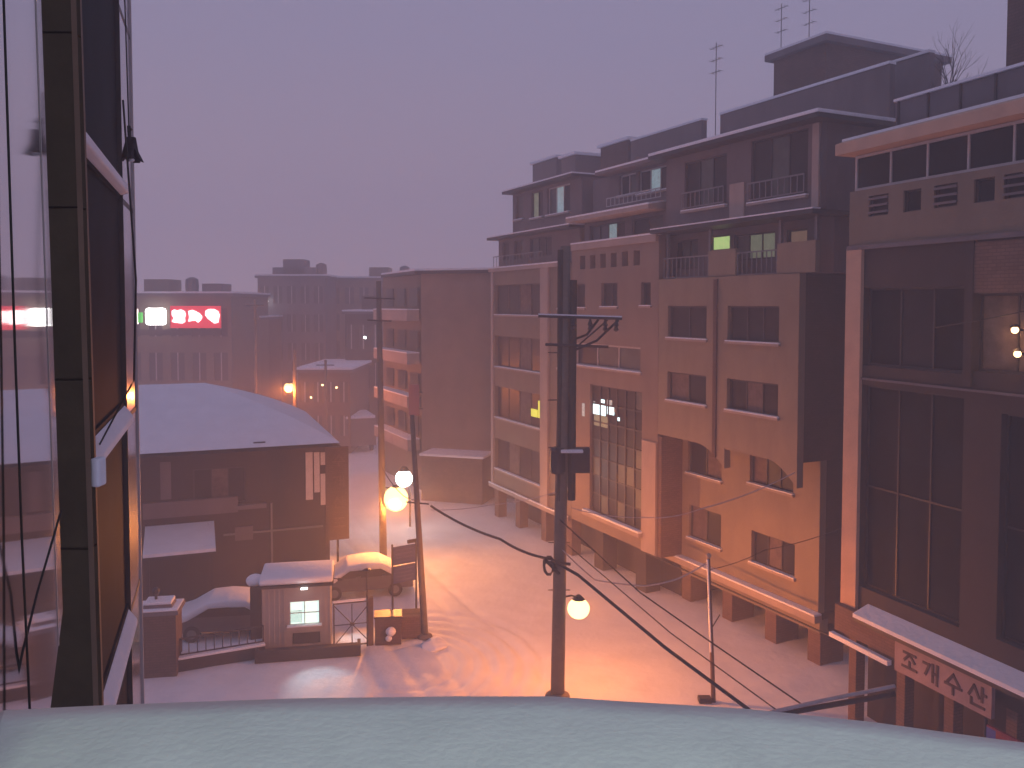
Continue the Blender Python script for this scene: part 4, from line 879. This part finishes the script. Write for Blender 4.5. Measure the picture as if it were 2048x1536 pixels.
# glazed wing
g0 = at(186, 610, 9.4); g1 = at(270, 610, 14.0); GW = Frame((g0.x, g0.y), (g1.x-g0.x, g1.y-g0.y)); gl = math.hypot(g1.x-g0.x, g1.y-g0.y)
b = thing('glazed_wing', 'glazed wing of the house with snowy ledges, dark panes then a paler mirroring strip', 'building', GW.w(0, 0), GW.rz)
sB = GW.s(241); zs = [0, 2.6, 5.5, 8.4, 11.3, 14.5, 17.3, 20.1, 22.9]
for i in range(len(zs)-1):
    for (a_, c_, m_) in ((-2.0, sB-.04, glass_wing), (sB+.02, gl-.08, glass_li)):
        MB().box(a_, c_, 0, .05, zs[i]+.35, zs[i+1]-.02).build('pane', m_, b)
    MB().box(-2.0, sB-.03, -.03, .06, zs[i]-.015, zs[i]+.34).build('spandrel', glass_wing, b)
    MB().box(sB+.02, gl-.08, -.005, .06, zs[i]-.015, zs[i]+.06).build('transom', frame_m, b); MB().box(sB+.02, gl-.08, .002, .05, zs[i]+.06, zs[i]+.348).build('pane', glass_li, b)
    MB().prism_x([(-.15, zs[i]+.05), (-.035, zs[i]+.02), (-.035, zs[i]+.30), (-.15, zs[i]+.14)], -1.8, sB-.10).build('ledge_snow', snow, b, bevel=.02)
MB().box(sB-.03, sB+.015, -.06, .08, 0, 22.9).build('mullion', dark_m, b); MB().box(gl-.08, gl, -.03, .3, 0, 22.9).build('corner_mullion', frame_w, b)
MB().box(-2.0, gl-.01, .09, 3.0, 0, 22.9).build('core', dark_w, b)
# hanging tassel object and its cord
Yh = 8.8; p = at(262, 325, Yh)
b = thing('hanging_ornament', 'small dark tattered bell-shaped ornament hanging on a cord in front of the sky', 'ornament', p)
k = Yh/F
m = MB()
m.prism_y([(-18*k, 2*k), (-14*k, 22*k), (-7*k, 46*k), (-2*k, 52*k), (4*k, 46*k), (10*k, 28*k), (24*k, 0), (14*k, 4*k), (8*k, 12*k), (2*k, 8*k), (-6*k, 2*k), (-12*k, 10*k)], -.035, .035); m.build('flap', dark_cloth, b, bevel=.008)
MB().prism_x([(-.11, 6*k), (-.02, 50*k), (.02, 50*k), (.12, 2*k), (.04, 12*k), (-.03, 8*k)], -.03, .05).build('flap', dark_cloth, b, bevel=.008)
MB().sphere((4*k, -.03, 4*k), .03, .6, 8, 6).build('snow_tuft', snow, b, smooth=True)
MB().tube([(-2*k, 0, 50*k), (-3*k, 0, 72*k)], .018, 6).tube([(-5*k, 0, 60*k), (3*k, 0, 66*k)], .014, 5).tube([(-3*k, 0, 70*k), (-8*k, 0, 460*k)], .007, 5).build('cord', cable, b)
# slack wires in front of the mirror pane
wire('slack_wire', [at(6, -40, 1.2), at(30, 700, 1.2), at(44, 1080, 1.2), at(60, 1430, 1.2)], .0017, cable, 'long thin wire hanging down in front of the mirror pane, leftmost')
wire('slack_wire', [at(122, 1022, 1.45), at(76, 1180, 1.35), at(46, 1300, 1.25), at(18, 1430, 1.2)], .0020, cable, 'short wire slanting down left across the mirror pane')
wire('slack_wire', [at(246, 200, 8.6), at(272, 560, 8.6), at(268, 760, 8.6), at(196, 895, 9.0)], .010, cable, 'thin wire hanging down the paler glass strip and curving to the snowy ledge', 0)
# snowy sill: surface dropping towards us, front edge curved, lumpy
def sill_edge(px):
    pts = [(-200, 1428), (0, 1421), (300, 1409), (600, 1397), (900, 1392), (1100, 1392), (1250, 1403), (1500, 1418), (1750, 1442), (2048, 1482), (2300, 1520)]
    for (a_, ya), (c_, yc) in zip(pts, pts[1:]):
        if a_ <= px <= c_: t = (px-a_)/(c_-a_); return ya+(yc-ya)*t-18
    return 1400
SZ = H-.50
m = MB(); NXs, NYs = 120, 26; vs = []
for i in range(NXs+1):
    px = -200+2500*i/NXs; e_ = gr(px, sill_edge(px), SZ)
    for j in range(NYs+1):
        t = j/NYs; q = Vector((e_.x, e_.y*(1-t)+(-.3)*t, SZ))
        r_ = min(t*NYs/3.0, 1.0)
        z = SZ-.012*(1-r_)**2+.003*noise.noise(Vector((q.x*3, q.y*3, 0)))+.006*noise.noise(Vector((q.x*9, q.y*9, 4)))*r_
        vs.append((q.x, q.y, z))
    # front face down
fs = [(i*(NYs+1)+j, i*(NYs+1)+j+1, (i+1)*(NYs+1)+j+1, (i+1)*(NYs+1)+j) for i in range(NXs) for j in range(NYs)]
m.add(vs, fs)
top0 = [i*(NYs+1) for i in range(NXs+1)]
nb = len(m.v); m.v += [(m.v[i][0], m.v[i][1]+.01, SZ-.12) for i in top0]
m.f += [(top0[i], top0[i+1], nb+i+1, nb+i) for i in range(NXs)]
sl = thing('window_sill', 'broad snow-covered window sill across the bottom of the view', 'window sill', (0, 0, SZ-.2))
m.v = [(x, y, z-(SZ-.2)) for x, y, z in m.v]
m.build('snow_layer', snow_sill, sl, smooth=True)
MB().box(-3, 3, -.35, .90, -.25, .06).build('slab', conc, sl)
# unseen lamp in the room behind the window, added to brighten the sill snow
rl = thing('added_sill_lamp', 'unseen fluorescent ceiling lamp added in the room behind the window', 'lamp', (0.3, -1.2, H+1.15))
MB().box(-.6, .6, -.08, .08, .04, .09).build('housing', frame_w, rl); MB().tube([(-.57, 0, 0), (.57, 0, 0)], .018, 8).build('tube', neon_w, rl)
al = bpy.data.lights.new('added_sill_lamp_light', 'AREA'); al.shape = 'RECTANGLE'; al.size = 1.1; al.size_y = .08; al.energy = 20; al.color = (.78, 1.0, .80)
ao = bpy.data.objects.new('added_sill_lamp_light', al); COL.objects.link(ao); ao.parent = rl; ao.location = (0, 0, -.03); ao.rotation_euler = (math.radians(28), 0, 0)
# ------------------------------------------------------------------ haze: air full of falling snow
hz_m = bpy.data.materials.new('haze'); hz_m.use_nodes = True; n = hz_m.node_tree; n.nodes.clear()
o_ = n.nodes.new('ShaderNodeOutputMaterial'); pv = n.nodes.new('ShaderNodeVolumePrincipled')
pv.inputs['Color'].default_value = (.99, .96, .985, 1); pv.inputs['Density'].default_value = .0070; pv.inputs['Anisotropy'].default_value = .35
n.links.new(pv.outputs[0], o_.inputs['Volume'])
hb = MB().box(-130, 130, -6, 180, -1, 34).build('haze', hz_m, kind='stuff')
hb['label'] = 'thin haze of falling snow filling the street'
